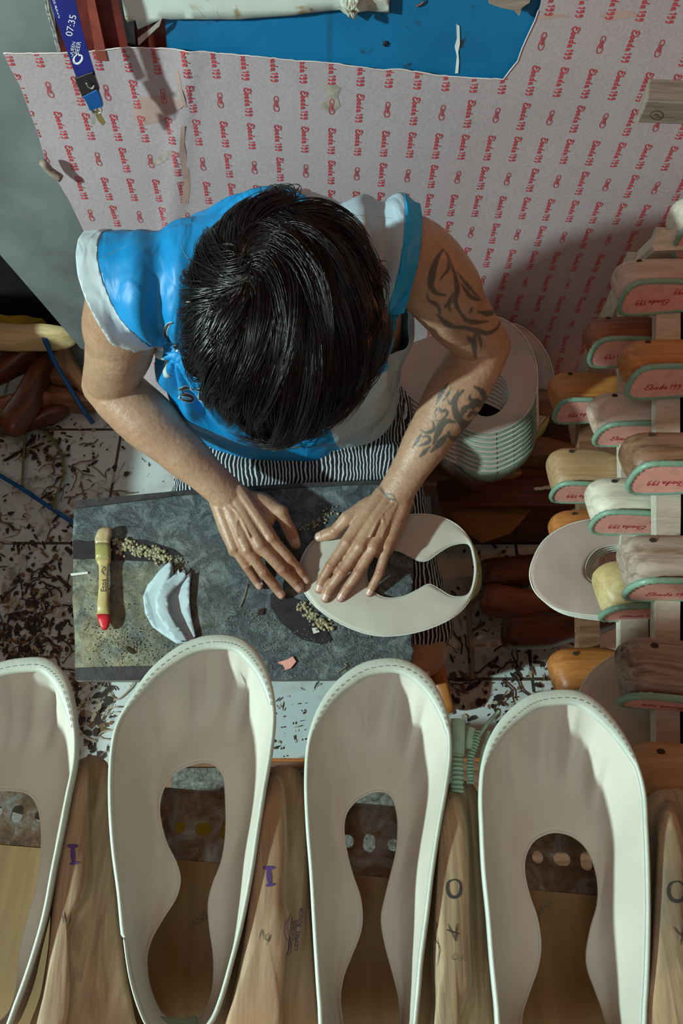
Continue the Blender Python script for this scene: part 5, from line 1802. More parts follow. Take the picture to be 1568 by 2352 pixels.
bvs = BVHTree.FromPolygons([Vector(v) for v in co], [tuple(p.vertices) for p in me.polygons])
for (p, d_, r) in nails:
    h = bvs.ray_cast(p + Vector((0, 0, .03)), Vector((0, 0, -1)))
    # look from above; thumbs and fingertips slope down
    n_ = (h[1] if h[0] is not None else Vector((0, 0, 1)))
    top = h[0] if h[0] is not None else p + Vector((0, 0, r))
    sd = d_.cross(n_).normalized()
    V, F = [], []
    L_, Wn = 0.0098, r * 0.92
    for i in range(6):
        for j in range(5):
            s_ = (j / 4 - .5) * 2; t_ = i / 5
            wk = Wn * (0.80 + .2 * math.sin(PI * min(1, t_ * 1.1)))
            q0 = top + d_ * (t_ - .45) * L_ + sd * s_ * wk * (1 if 0 < i < 5 else .8)
            hh = bvs.ray_cast(q0 + n_ * .012, -n_)
            q1 = hh[0] if hh[0] is not None else q0
            V.append(q1 + n_ * (.00045 + .0003 * (1 - s_ * s_)) - MO)
    for i in range(5):
        for j in range(4):
            F.append((i * 5 + j, i * 5 + j + 1, (i + 1) * 5 + j + 1, (i + 1) * 5 + j))
    mesh_obj('fingernail', V, F, M['nail'], man)
for s in (-1, 1):
    q = MB(); q.blob(hp(s * .031, .080, .004) - MO, .011, 10); q.obj('eye', M['edge'], man)

# --- jersey
def jersey_mat(name, col, sh=0.0):
    m = base_mat(name, col, 0.48, 0.45, sheen=sh)
    v = coords(m)
    f_ = noise_tex(m, v, 14, 3)
    set_color(m, ramp(m, f_, [(0.3, tuple(c * .9 for c in col)), (0.7, tuple(min(1, c * 1.08) for c in col))]))
    n, l = nodes_of(m)
    b1 = n.new('ShaderNodeBump'); b1.inputs['Strength'].default_value = 0.15; b1.inputs['Distance'].default_value = 0.0004
    l.new(noise_tex(m, v, 900, 2), b1.inputs['Height'])
    b2 = n.new('ShaderNodeBump'); b2.inputs['Strength'].default_value = 0.8; b2.inputs['Distance'].default_value = 0.008
    l.new(noise_tex(m, coords(m, (1.6, 1, .7)), 16, 2, 0.4, 1.2), b2.inputs['Height']); l.new(b1.outputs[0], b2.inputs['Normal'])
    l.new(b2.outputs[0], n['Principled BSDF'].inputs['Normal'])
    return m


M['jblue'] = jersey_mat('blue_jersey', (0.0, 0.23, 0.55))
M['jwhite'] = jersey_mat('pale_blue_white_jersey', (0.38, 0.51, 0.60))
M['jtrimw'] = jersey_mat('white_trim', (0.50, 0.62, 0.66))
M['jtrimb'] = jersey_mat('light_blue_trim', (0.0, 0.33, 0.66))
jm = MB(); torso(jm, 0.010)
# shoulder caps reaching over the arms
chain_mesh(jm, [Vector((-.14, .685, .800)), SL + Vector((.01, .004, .003)), SL + Vector((-.030, .012, -.004)), SL + Vector((-.075, .012, -.055))], [.062, .066, .070, .066], 18)
chain_mesh(jm, [Vector((0, .705, .805)), SR + Vector((-.02, .002, .003)), SR + Vector((.04, .004, -.012))], [.062, .066, .066], 18)
# cloth hanging forward off the chest towards the lap
jm.loft([ell_ring(c, a_, b_, .0, 40) for c, a_, b_ in [((-.080, .690, .76), .135, .080), ((-.085, .700, .69), .165, .100), ((-.094, .715, .60), .172, .108), ((-.095, .735, .52), .176, .106),
                                                     ((-.088, .755, .44), .174, .098), ((-.085, .765, .39), .172, .095), ((-.085, .77, .35), .168, .090)]])
for p in jm.v: p -= MO
jer = voxel('jersey', jm, 0.0034, [M['jblue'], M['jwhite']], man, smooth=6, sfac=0.5)
me = jer.data
# folds
NJ = [v.normal.copy() for v in me.vertices]
newco = []
for v, nj in zip(me.vertices, NJ):
    p = v.co + MO
    fold = 0.0
    # radiating folds from the armpits and diagonal drape
    for (cx, cy, cz, sgn) in ((-.215, .600, .705, 1), (.05, .65, .74, -1)):
        dd = Vector((p.x - cx, p.y - cy, p.z - cz)); r_ = dd.length
        a_ = math.atan2(dd.z, dd.x * sgn)
        fold += math.sin(a_ * 15 + 2 * vnoise(p, 9, 2)) * math.exp(-((r_ - .10) / .07) ** 2) * 0.0085
    fold += 0.0045 * math.sin(p.z * 70 + 14 * p.x + 3 * vnoise(p, 8, 4)) * max(0, min(1, (.56 - p.z) / .1))
    fold += 0.003 * vnoise(p, 16, 6)
    newco.extend(v.co + nj * fold)
me.vertices.foreach_set('co', newco); me.update()
# cut the openings: arms, neck, hem
bm = bmesh.new(); bm.from_mesh(me)
cuts = [(Vector((-.288, .66, .80)), Vector((-.93, -.10, -.30)), 'L'), (Vector((.088, .72, .83)), Vector((1, -.03, -.16)), 'R'), (Vector((-.080, .645, .862)), Vector((0, -.42, .90)), 'N'), (Vector((-.06, .68, .405)), Vector((0, .15, -1)), 'H')]
for P0, N, nm in cuts:
    N.normalize()
    P1 = P0 - MO
    if nm in 'LR':
        zl = .655 if nm == 'L' else .675
        bmesh.ops.bisect_plane(bm, geom=bm.verts[:] + bm.edges[:] + bm.faces[:], plane_co=P1, plane_no=N)
        kill = [f for f in bm.faces if (f.calc_center_median() - P1).dot(N) > 0 and f.calc_center_median().z + MO.z > zl]
        bmesh.ops.delete(bm, geom=kill, context='FACES')
        continue
    geom = bm.verts[:] + bm.edges[:] + bm.faces[:]
    bmesh.ops.bisect_plane(bm, geom=geom, plane_co=P1, plane_no=N, clear_outer=True)
bm.normal_update()
tl_faces, tr_faces = [], []
PLc, PLn = cuts[0][0] - MO, cuts[0][1]
PRc, PRn = cuts[1][0] - MO, cuts[1][1]
bmesh.ops.bisect_plane(bm, geom=bm.verts[:] + bm.edges[:] + bm.faces[:], plane_co=PLc - PLn * .025, plane_no=PLn)
bmesh.ops.bisect_plane(bm, geom=bm.verts[:] + bm.edges[:] + bm.faces[:], plane_co=PRc - PRn * .022, plane_no=PRn)
# colour boundary: pale side to the right of a line under the head
bmesh.ops.bisect_plane(bm, geom=bm.verts[:] + bm.edges[:] + bm.faces[:], plane_co=Vector((-.035, .7, .7)) - MO, plane_no=Vector((1, 0, 0.12)).normalized())
trimL, trimR = bmesh.new(), bmesh.new()
def split_out(test):
    fs = [f for f in bm.faces if test(f.calc_center_median())]
    vm, V, F = {}, [], []
    for f in fs:
        q = []
        for v in f.verts:
            if v.index not in vm: vm[v.index] = len(V); V.append(v.co.copy())
            q.append(vm[v.index])
        F.append(q)
    bmesh.ops.delete(bm, geom=fs, context='FACES')
    bm.verts.index_update()
    return V, F
bm.verts.index_update()
TVL = split_out(lambda c: (c - PLc).dot(PLn) > -.0251 and c.z + MO.z > .655 and c.x + MO.x < -.232)
TVR = split_out(lambda c: (c - PRc).dot(PRn) > -.0221 and c.z + MO.z > .675)
for f in bm.faces:
    c = f.calc_center_median() + MO
    f.material_index = 1 if (c.x + .035) + .12 * (c.z - .7) > 0 else 0
bm.to_mesh(me); bm.free()
md = jer.modifiers.new('t', 'SOLIDIFY'); md.thickness = .0012; md.offset = 1
for (V, F), mt, nm in ((TVL, 'jtrimw', 'armhole_trim'), (TVR, 'jtrimb', 'armhole_trim')):
    o = mesh_obj(nm, V, F, M[mt], jer); md = o.modifiers.new('t', 'SOLIDIFY'); md.thickness = .0018; md.offset = 1
# collar band
q = MB()
cc = Vector((-.080, .668, .852)) - MO; cn = Vector((0, -.42, .90)).normalized(); ca_ = Vector((1, 0, 0)); cb_ = cn.cross(ca_)
q.tube([cc + ca_ * .066 * math.cos(a) + cb_ * .060 * math.sin(a) + cn * (.010 * math.sin(a) ** 2) for a in [2 * PI * k / 40 for k in range(40)]], .0075, 8, .35, closed=True, up=cn)
q.obj('collar', M['jblue'], jer)
# jersey lettering and shoulder seams
bvj = BVHTree.FromPolygons([v.co + MO for v in me.vertices], [tuple(p.vertices) for p in me.polygons])
def letter_strokes():
    S = []
    S.append([([(440, 896), (436, 890), (424, 888), (416, 894), (418, 903), (432, 906), (441, 911), (438, 918), (424, 917), (415, 911)], 7), ([(441, 890), (441, 899)], 3), ([(414, 908), (414, 917)], 3)])
    S.append([([(449, 893), (466, 896)], 4), ([(457, 895), (459, 910), (468, 918), (482, 918), (487, 908), (486, 899)], 7), ([(480, 898), (496, 900)], 4)])
    S.append([([(501, 900), (518, 902)], 4), ([(509, 902), (510, 920)], 8), ([(500, 921), (520, 923)], 4)])
    S.append([([(524, 903), (545, 905)], 4), ([(532, 905), (533, 922)], 8), ([(524, 923), (552, 925)], 4)])
    S.append([([(398, 738), (388, 745), (382, 760), (385, 775), (393, 785)], 6)])
    S.append([([(394, 790), (412, 794)], 4), ([(402, 793), (408, 808)], 7)])
    return S
for s in letter_strokes():
    SV, SF = px_strokes([(p, w + 3.5) for p, w in s], 3); decal('letter_outline', SV, SF, cam_place, bvj, M['jtrimw'], jer, .0020)
    SV, SF = px_strokes(s, 3); decal('letter', SV, SF, cam_place, bvj, M['ink'], jer, .0026)
SV, SF = px_strokes([([(650, 1010), (636, 1008), (622, 1015), (620, 1028), (632, 1032), (650, 1026)], 5), ([(660, 1024), (690, 1024)], 4)], 3); decal('white_emblem', SV, SF, cam_place, bvj, M['jtrimw'], jer, .0020)
SV, SF = px_strokes([([(700, 1022), (716, 1010), (730, 992)], 14)], 3); decal('blue_emblem', SV, SF, cam_place, bvj, M['jblue'], jer, .0020)
for line in ([(236, 592), (290, 565), (350, 540), (415, 522)], [(415, 522), (440, 490), (490, 462), (540, 440)], [(415, 522), (415, 560), (425, 585), (440, 600)], [(770, 492), (850, 496), (905, 502)]):
    c = [Vector(p) for p in line]
    V, F = [], []
    pts = catmull(c, 60)
    hits = []
    for p in pts:
        o_, d_ = cam_place(p); h = bvj.ray_cast(o_, d_)
        hits.append(None if h[0] is None else h[0] - d_ * .0022 - MO)
    hits = [h for h in hits if h is not None]
    if len(hits) > 4: stitch_line(hits, (-d_).normalized(), .0007, .0016, .0012, M['stitch'], 'seam', jer)

# --- striped shorts
def stripe_mat():
    m = base_mat('striped_cotton', (0.5, 0.5, 0.5), 0.85, 0.2)
    n, l = nodes_of(m)
    v = coords(m)
    sep = n.new('ShaderNodeSeparateXYZ'); l.new(v, sep.inputs[0])
    ns = noise_tex(m, v, 11, 3)
    ns2 = noise_tex(m, v, 60, 2)
    a = n.new('ShaderNodeMath'); a.operation = 'MULTIPLY_ADD'; l.new(ns, a.inputs[0]); a.inputs[1].default_value = 0.03; l.new(sep.outputs['X'], a.inputs[2])
    a3 = n.new('ShaderNodeMath'); a3.operation = 'MULTIPLY_ADD'; l.new(ns2, a3.inputs[0]); a3.inputs[1].default_value = 0.004; l.new(a.outputs[0], a3.inputs[2])
    s = n.new('ShaderNodeMath'); s.operation = 'MULTIPLY'; l.new(a3.outputs[0], s.inputs[0]); s.inputs[1].default_value = 2 * PI / 0.0064
    sn = n.new('ShaderNodeMath'); sn.operation = 'SINE'; l.new(s.outputs[0], sn.inputs[0])
    set_color(m, ramp(m, sn.outputs[0], [(0.42, (0.016, 0.018, 0.024)), (0.60, (0.58, 0.64, 0.66))]))
    add_bump(m, noise_tex(m, v, 500, 2), 0.3, 0.0006)
    return m


M['stripe'] = stripe_mat()
sm = MB()
for Hp, K, s in ((HLp, KL, -1), (HRp, KR, 1)):
    chain_mesh(sm, [Hp + Vector((0, .02, .01)), Hp.lerp(K, .25) + Vector((0, 0, .008)), Hp.lerp(K, .6), Hp.lerp(K, .93)], [.098, .088, .073, .064], 20)
sm.loft([ell_ring((-.06, .83, .245), .180, .115), ell_ring((-.06, .81, .32), .185, .130, .05), ell_ring((-.062, .79, .40), .168, .125, .1), ell_ring((-.064, .78, .44), .160, .12, .1)])
chain_mesh(sm, [Vector((-.20, .67, .375)), Vector((-.06, .66, .37)), Vector((.08, .67, .375))], [.045, .04, .045], 16)
for p in sm.v: p -= MO
sh = voxel('shorts', sm, 0.0045, M['stripe'], man, smooth=4)
NJ = [v.normal.copy() for v in sh.data.vertices]
newco = []
for v, nj in zip(sh.data.vertices, NJ):
    p = v.co + MO
    newco.extend(v.co + nj * (0.005 * math.sin(p.y * 55 + 9 * vnoise(p, 7, 3)) * .5 + 0.006 * vnoise(p, 14, 8)))
sh.data.vertices.foreach_set('co', newco); sh.data.update()

# stool
st = thing('low_stool', (-.06, .83, 0), 'low wooden stool hidden under the seated man', 'stool')
q = MB(); q.box((0, 0, .112), (.30, .22, .022)); q.obj('seat', WOODS['tan'], st, False)
for x in (-.12, .12):
    for y in (-.08, .08):
        q = MB(); q.box((x, y, .05), (.03, .03, .10)); q.obj('leg', WOODS['tan'], st, False)

# --- hair
def make_hair():
    NR = 9000
    W0 = None
    C = HC + HU * .014 - HF * .002
    ax = (.084, .104, .096)
    def ell(d, k=1.0, lift=0.0):
        """d: unit in head frame (x, f, u)"""
        p = np.array([d[..., 0] * ax[0], d[..., 1] * ax[1], d[..., 2] * ax[2]]).T if d.ndim == 1 else d * np.array(ax)
        return p
    # whorl: where the photo's crown lies, found on the ellipsoid
    r0 = ray(556, 640).normalized()
    B = np.array([HX, HF, HU])
    oc = np.array(CAM - C)
    o_ = B @ oc / np.array(ax); dd = B @ np.array(r0) / np.array(ax)
    a_ = dd @ dd; b_ = 2 * o_ @ dd; c_ = o_ @ o_ - 1
    disc = max(0, b_ * b_ - 4 * a_ * c_); t = (-b_ - math.sqrt(disc)) / (2 * a_)
    wh = o_ + dd * t; wh /= np.linalg.norm(wh)
    def flow(d, jit=0.0, mode=None):
        """tangent direction on the unit sphere at d: out of the whorl with a swirl, combed to the forehead on top"""
        rad = d - wh * np.sum(d * wh, -1, keepdims=True)
        rad /= np.linalg.norm(rad, axis=-1, keepdims=True) + 1e-9
        rad = rad - d * np.sum(rad * d, -1, keepdims=True)
        sw = np.cross(d, rad)
        g = np.array([0.10, .95, -.25])[None, :]
        g = g - d * np.sum(g * d, -1, keepdims=True)
        top = np.clip((d[:, 2:3] + .05) * 1.3, 0, 1) * np.clip((d[:, 0:1] - wh[0] + .12) * 2.6, 0, 1)
        down = np.array([0, 0, -1.0])[None, :]; down = down - d * np.sum(down * d, -1, keepdims=True)
        f = rad * (1.0 - .45 * top) + sw * (.35 + .55 * top) * 1.0 + g * top * .75 + down * np.clip(.25 - d[:, 2:3], 0, 1) * .8
        if jit is not None:
            f = f + jit
        f = f - d * np.sum(f * d, -1, keepdims=True)
        return f / (np.linalg.norm(f, axis=-1, keepdims=True) + 1e-9)
    # roots
    d = rng.normal(size=(NR * 2, 3)); d /= np.linalg.norm(d, axis=1)[:, None]
    hairline = (d[:, 2] > -.22 - .35 * np.clip(-d[:, 1], 0, 1)) & ~((d[:, 1] > .55) & (d[:, 2] < .34)) & ~((d[:, 1] > .1) & (d[:, 2] < -.02))
    d = d[hairline][:NR]
    n = len(d)
    # guides
    G = d[rng.choice(n, 260, replace=False)]
    gi = np.argmax(d @ G.T, axis=1)
    S = 11
    def grow(roots, jit, length, layer, curl):
        P = [roots]; cur = roots.copy()
        for s in range(S - 1):
            f = flow(cur, jit)
            step = (length / (S - 1) / .095)[:, None]
            cur = cur + f * step; cur /= np.linalg.norm(cur, axis=1)[:, None]
            P.append(cur.copy())
        P = np.stack(P, 1)                      # n,S,3 unit dirs
        tt = np.linspace(0, 1, S)[None, :]
        lift = layer[:, None] * np.sin(np.clip(tt * 1.5, 0, 1) * PI / 2) + curl[:, None] * tt ** 3
        return P, lift
    topness = np.clip(G[:, 2] * 1.2 + .35, .25, 1)
    glen = (.030 + .052 * topness) * rng.uniform(.8, 1.15, len(G))
    right = np.clip((G[:, 0] - wh[0]) * 1.5, 0, 1)
    glen *= (.72 + .5 * right)
    glay = rng.uniform(.004, .019, len(G)) * (.75 + .5 * right)
    gj = rng.normal(0, .16, (len(G), 3))
    GP, GL = grow(G, gj, glen, glay, rng.uniform(-.003, .006, len(G)))
    j = gj[gi] + rng.normal(0, .07, (n, 3))
    P, Lf = grow(d, j, glen[gi] * rng.uniform(.8, 1.1, n), glay[gi] * rng.uniform(.35, 1.1, n), rng.uniform(-.002, .005, n))
    tt = np.linspace(0, 1, S)[None, :, None]
    k = .78 * tt ** 1.1
    P = P * (1 - k) + GP[gi] * k
    P /= np.linalg.norm(P, axis=2)[:, :, None]
    Lf = Lf * (1 - k[:, :, 0] * .6) + GL[gi] * k[:, :, 0] * .6
    nrm = P / np.array(ax); nrm /= np.linalg.norm(nrm, axis=2)[:, :, None]
    loc = P * np.array(ax) + nrm * (Lf[:, :, None] + .0005)
    W = loc[:, :, 0:1] * np.array(HX) + loc[:, :, 1:2] * np.array(HF) + loc[:, :, 2:3] * np.array(HU) + np.array(C - MO)
    nw = nrm[:, :, 0:1] * np.array(HX) + nrm[:, :, 1:2] * np.array(HF) + nrm[:, :, 2:3] * np.array(HU)
    T = np.gradient(W, axis=1); T /= np.linalg.norm(T, axis=2)[:, :, None] + 1e-12
    Sd = np.cross(T, nw); Sd /= np.linalg.norm(Sd, axis=2)[:, :, None] + 1e-12
    N2 = np.cross(Sd, T)
    rad = (rng.uniform(.00034, .00062, n))[:, None] * np.array([1, 1, 1, 1, 1, .95, .9, .8, .65, .45, .12])[None, :]
    rings = np.stack([W + (Sd * math.cos(a) + N2 * math.sin(a)) * rad[:, :, None] for a in (PI / 2, PI / 2 + 2 * PI / 3, PI / 2 + 4 * PI / 3)], 2)  # n,S,3,3
    V = rings.reshape(-1, 3)
    idx = np.arange(n * S * 3).reshape(n, S, 3)
    F = []
    a = idx[:, :-1, :]; b = idx[:, 1:, :]
    quads = np.stack([a, np.roll(a, -1, axis=2), np.roll(b, -1, axis=2), b], -1).reshape(-1, 4)
    me = bpy.data.meshes.new('hair')
    me.vertices.add(len(V)); me.vertices.foreach_set('co', V.astype(np.float32).ravel())
    me.loops.add(quads.size); me.loops.foreach_set('vertex_index', quads.astype(np.int32).ravel())
    me.polygons.add(len(quads)); me.polygons.foreach_set('loop_start', np.arange(0, quads.size, 4, dtype=np.int32))
    me.polygons.foreach_set('loop_total', np.full(len(quads), 4, dtype=np.int32))
    me.update(calc_edges=True); me.validate()
    me.polygons.foreach_set('use_smooth', np.ones(len(me.polygons), dtype=bool))
    me.materials.append(M['hair'])
    link(bpy.data.objects.new('hair', me), man)
    # dark scalp layer with a thin patch at the crown
    q = MB(); rings = []
    for i in range(1, 14):
        th = PI * .62 * i / 14
        rings.append([C + HX * (ax[0] - .0005) * math.sin(th) * math.cos(a) + HF * (ax[1] - .0005) * math.sin(th) * math.sin(a) + HU * (ax[2] - .0005) * math.cos(th) - MO for a in [2 * PI * k / 30 for k in range(30)]])
    q.loft(rings)
    q.obj('scalp', M['scalp'], man)


M['scalp'] = plain('dark_scalp', (0.02, 0.013, 0.010), 0.7, 0.3, 50)
make_hair()

# ================================================================== STACK OF UPPERS beside his arm
ST_O = [(905, 850), (925, 800), (975, 778), (1040, 752), (1105, 726), (1160, 735), (1207, 778), (1232, 840), (1230, 905), (1205, 955), (1160, 985), (1115, 998), (1068, 985), (1015, 962), (960, 925), (920, 890)]
ST_I = [(1000, 868), (1015, 838), (1060, 828), (1105, 840), (1150, 862), (1166, 886), (1168, 915), (1150, 944), (1118, 958), (1080, 948), (1045, 925), (1012, 900)]
ZS = 0.335
M['cream_s'] = plain('beige_lining', (0.42, 0.34, 0.30), 0.65, 0.06, 30, 0.35, 900, bdist=0.0004)
def place_stack(z0):
    def f(u, v, up=0.0):
        return Pz(u, v, z0 + up)
    return f
band = [(1232, 905), (1222, 938), (1200, 965), (1165, 985), (1125, 998), (1085, 993), (1045, 975)]
for k in range(9):
    o_ = [(u - 0.5 * k, v) for u, v in ST_O]; b_ = [(u - 0.5 * k, v) for u, v in band]
    r = flat_upper(o_, ST_I, place_stack(ZS), b_, 'beige shoe upper with sage green heel band inside the nested stack by his tattooed arm', 'nested shoe uppers stacked behind his arm', 0.030, 0.003, mat='cream_s', n=90)
    if k == 0: r['label'] = 'topmost beige shoe upper of the nested stack behind the tattooed arm'
    if k == 8: r['label'] = 'lowest shoe upper of the nested stack, its green heel band fully showing'
    if 0 < k < 8: r['label'] = 'beige shoe upper with green heel band, in the middle of the nested stack'
    r.location = Vector(r.location) + Vector((0.0006 * k, -0.0076 * k, -0.0042 * k))
r = flat_upper([(u + 38, v + 16) for u, v in ST_O], [(u + 38, v + 16) for u, v in ST_I], place_stack(ZS - .06), [(u + 40, v + 14) for u, v in band], 'shoe upper with yellow-green heel band sticking out right of the nested stack', None, 0.045, 0.010, mat='cream_s', n=90)

# uppers lying between the rack rows
round_up = flat_upper([(1217, 1330), (1222, 1290), (1250, 1240), (1300, 1208), (1360, 1193), (1430, 1190), (1500, 1215), (1520, 1300), (1500, 1390), (1430, 1414), (1350, 1412), (1280, 1398), (1235, 1368)],
           [(1344, 1320), (1350, 1285), (1375, 1260), (1420, 1252), (1470, 1262), (1485, 1300), (1470, 1340), (1425, 1352), (1375, 1345)],
           lambda u, v, up=0.0: Pz(u, v, 0.506 + up), None, 'large round pinkish shoe upper lying below the near-white last on the rack', None, mat='cream_s')
for k in range(3):
    c = copy_tree(round_up)
    c.location = Vector(round_up.location) + Vector((0.004 + 0.004 * k, 0.0, -0.006 * (k + 1)))
    c['label'] = ('shoe upper directly under the large round pinkish one below the near-white last', 'shoe upper third down under the large round pinkish one', 'lowest shoe upper under the large round pinkish one')[k]
    c['group'] = 'shoe uppers nested under the round pinkish one'
flat_upper([(1333, 1600), (1342, 1565), (1378, 1525), (1432, 1500), (1500, 1505), (1560, 1560), (1600, 1700), (1560, 1850), (1490, 1880), (1420, 1800), (1355, 1690)],
           [(1500, 1720), (1520, 1690), (1550, 1700), (1565, 1750), (1550, 1810), (1520, 1820), (1500, 1780)],
           lambda u, v, up=0.0: Pz(u, v, .555 + up), None, 'pale grey shoe upper standing behind the rightmost upper under the rack', None, mat='cream')

# ================================================================== PILES OF LASTS
proto = {}
def loose_last(wood, u, v, z, yaw, roll, label, L=.24, pitch=0, grp='loose wooden shoe lasts heaped on the floor'):
    if wood not in proto:
        r = make_last(wood, False); proto[wood] = r
    else:
        r = copy_tree(proto[wood])
    p = Pz(u, v, z)
    Rm = Matrix.Rotation(math.radians(yaw), 4, 'Z') @ Matrix.Rotation(math.radians(pitch), 4, 'Y') @ Matrix.Rotation(math.radians(roll), 4, 'X')
    r.matrix_basis = Matrix.Translation(p) @ Rm @ Matrix.Translation(Vector((-.12, 0, -.02))) @ Matrix.Scale(L / .25, 4)
    return tag(r, label, 'shoe last', grp)


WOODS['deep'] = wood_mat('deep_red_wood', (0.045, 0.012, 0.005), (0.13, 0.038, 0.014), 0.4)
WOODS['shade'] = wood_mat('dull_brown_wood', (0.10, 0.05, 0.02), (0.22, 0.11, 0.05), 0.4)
cr = thing('storage_crate', (.33, .86, 0), 'dark wooden crate holding up the stack of uppers beside the man', 'crate')
q = MB(); q.box((0, 0, .09), (.26, .30, .17)); q.obj('body', WOODS['deep'], cr, False)
q = MB(); q.box((0, 0, .18), (.28, .32, .012)); q.obj('lid', WOODS['deep'], cr, False)
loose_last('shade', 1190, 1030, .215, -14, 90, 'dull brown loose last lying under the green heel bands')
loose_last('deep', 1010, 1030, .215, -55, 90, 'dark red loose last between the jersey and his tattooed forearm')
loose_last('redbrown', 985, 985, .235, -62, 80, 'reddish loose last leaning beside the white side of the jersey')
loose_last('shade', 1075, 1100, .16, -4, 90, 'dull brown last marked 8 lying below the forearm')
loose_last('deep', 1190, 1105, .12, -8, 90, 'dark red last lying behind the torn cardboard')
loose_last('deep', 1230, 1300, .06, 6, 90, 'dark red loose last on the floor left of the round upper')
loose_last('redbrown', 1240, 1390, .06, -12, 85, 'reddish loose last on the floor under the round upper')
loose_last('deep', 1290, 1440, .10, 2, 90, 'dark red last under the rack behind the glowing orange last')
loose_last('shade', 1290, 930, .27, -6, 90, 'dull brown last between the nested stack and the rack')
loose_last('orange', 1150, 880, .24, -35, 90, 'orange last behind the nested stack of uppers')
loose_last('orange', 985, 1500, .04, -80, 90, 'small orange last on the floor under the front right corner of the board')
# left pile
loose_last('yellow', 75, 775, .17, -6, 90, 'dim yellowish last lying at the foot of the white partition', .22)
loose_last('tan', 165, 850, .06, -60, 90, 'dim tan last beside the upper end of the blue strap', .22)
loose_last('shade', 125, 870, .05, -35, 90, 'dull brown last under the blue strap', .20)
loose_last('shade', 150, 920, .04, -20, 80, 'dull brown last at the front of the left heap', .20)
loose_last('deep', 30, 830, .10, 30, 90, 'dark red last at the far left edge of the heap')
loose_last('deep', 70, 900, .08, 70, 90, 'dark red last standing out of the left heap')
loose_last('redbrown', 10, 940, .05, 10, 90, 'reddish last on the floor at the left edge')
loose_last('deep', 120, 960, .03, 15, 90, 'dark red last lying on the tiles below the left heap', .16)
dc = thing('shadow_box', (-.98, 1.45, 0), 'black box added in place of the deep shadow under the white partition', 'crate')
q = MB(); q.box((0, 0, .25), (.9, .36, .5)); q.obj('body', M['black'], dc, False)  # black body added where there is only deep shadow

# torn cardboard
M['card'] = plain('brown_cardboard', (0.18, 0.085, 0.02), 0.85, 0.35, 14)
pz_ = lambda z: (lambda x, y: Vector((x, y, z + 0.012 * vnoise((x, y, 0), 9, 2))))
P_ = [Pz(u, v, .13) for u, v in [(1018, 1160), (1095, 1140), (1100, 1147), (1160, 1140), (1228, 1124), (1222, 1160), (1210, 1190), (1165, 1240), (1100, 1262), (1050, 1225), (1025, 1190)]]
V, F = patch([(p.x, p.y) for p in P_], .015, pz_(.165)); o = mesh_obj('cardboard_piece', V, F, M['card']); md = o.modifiers.new('t', 'SOLIDIFY'); md.thickness = .004
tag(o, 'torn brown cardboard piece lying under the rack beside his wrist', 'cardboard')
P_ = [Pz(u, v, .19) for u, v in [(1228, 1124), (1285, 1118), (1280, 1135), (1262, 1150), (1240, 1158), (1224, 1160)]]
V, F = patch([(p.x, p.y) for p in P_], .01, pz_(.19)); o = mesh_obj('red_cloth', V, F, M['redcloth']); md = o.modifiers.new('t', 'SOLIDIFY'); md.thickness = .004
tag(o, 'small dark red cloth with frayed white edge right of the cardboard', 'cloth')
q = MB()
for k in range(26):
    u = 1228 + k * 2.0; q.blob(Pz(u, 1123 - k * .25 + random.uniform(-2, 2), .20), .0030, 5, jit=.4)
fz = q.obj('frayed_edge', M['edge'], o)
P_ = [Pz(u, v, .05) for u, v in [(1010, 1232), (1075, 1262), (1130, 1270), (1190, 1250), (1200, 1262), (1150, 1285), (1060, 1282), (1005, 1255)]]
P_ = [Pz(u, v, .06) for u, v in [(1205, 1080), (1258, 1080), (1262, 1105), (1230, 1104), (1208, 1095)]]
V, F = patch([(p.x, p.y) for p in P_], .01, pz_(.06)); o = mesh_obj('paper_scrap', V, F, M['torn']); md = o.modifiers.new('t', 'SOLIDIFY'); md.thickness = .001
tag(o, 'pale paper scrap under the rack above the frayed red cloth', 'paper')
# blue striped packet and yellow packet on the floor at the right
for px, col, lab in (([(1105, 1300), (1118, 1290), (1140, 1345), (1132, 1358), (1112, 1335)], 'packet_blue', 'blue and white packet on the floor right of the olive heel band'),
                     ([(1112, 1285), (1150, 1280), (1160, 1290), (1120, 1298)], 'packet_yellow', 'yellow wrapper scrap on the floor beside the blue packet')):
    P_ = [Pz(u, v, .01) for u, v in px]
    V, F = patch([(p.x, p.y) for p in P_], .008, pz_(.012)); o = mesh_obj('wrapper', V, F, plain(col, (0.03, 0.05, 0.20) if 'blue' in col else (0.35, 0.24, 0.02), 0.4, .6, 60)); md = o.modifiers.new('t', 'SOLIDIFY'); md.thickness = .001
    tag(o, lab, 'wrapper')

# blue plastic straps
M['bluestrap'] = plain('blue_plastic_strap', (0.0, 0.07, 0.22), 0.35, 0.2, 30)
def flat_strip(pts, wpx, z, mat, name, label, cat, thick=.0015):
    c = catmull([Pz(u, v, zz) for (u, v), zz in zip(pts, z)], 40)
    rings = []
    for i, p in enumerate(c):
        t = (c[min(i + 1, 39)] - c[max(i - 1, 0)]).normalized(); s = t.cross(Vector((0, 0, 1))).normalized() * wpx / 1000 / 2
        rings.append([p + s, p - s, p - s - Vector((0, 0, thick)), p + s - Vector((0, 0, thick))])
    q = MB(); q.loft(rings); return tag(q.obj(name, mat, None, True, recalc=True), label, cat)
flat_strip([(101, 775), (125, 830), (160, 890), (190, 940), (214, 972)], 11, [.19, .14, .09, .05, .02], M['bluestrap'], 'plastic_strap', 'stiff blue plastic strap leaning on the heap left of his elbow', 'strap')
flat_strip([(-40, 1065), (0, 1092), (50, 1122), (110, 1162), (170, 1202)], 9, [.02, .02, .02, .02, .012], M['bluestrap'], 'plastic_strap', 'blue plastic strap lying on the floor and running under the board', 'strap')
M['cord'] = plain('green_leather_lace', (0.12, 0.14, 0.05), 0.6, 0.2)
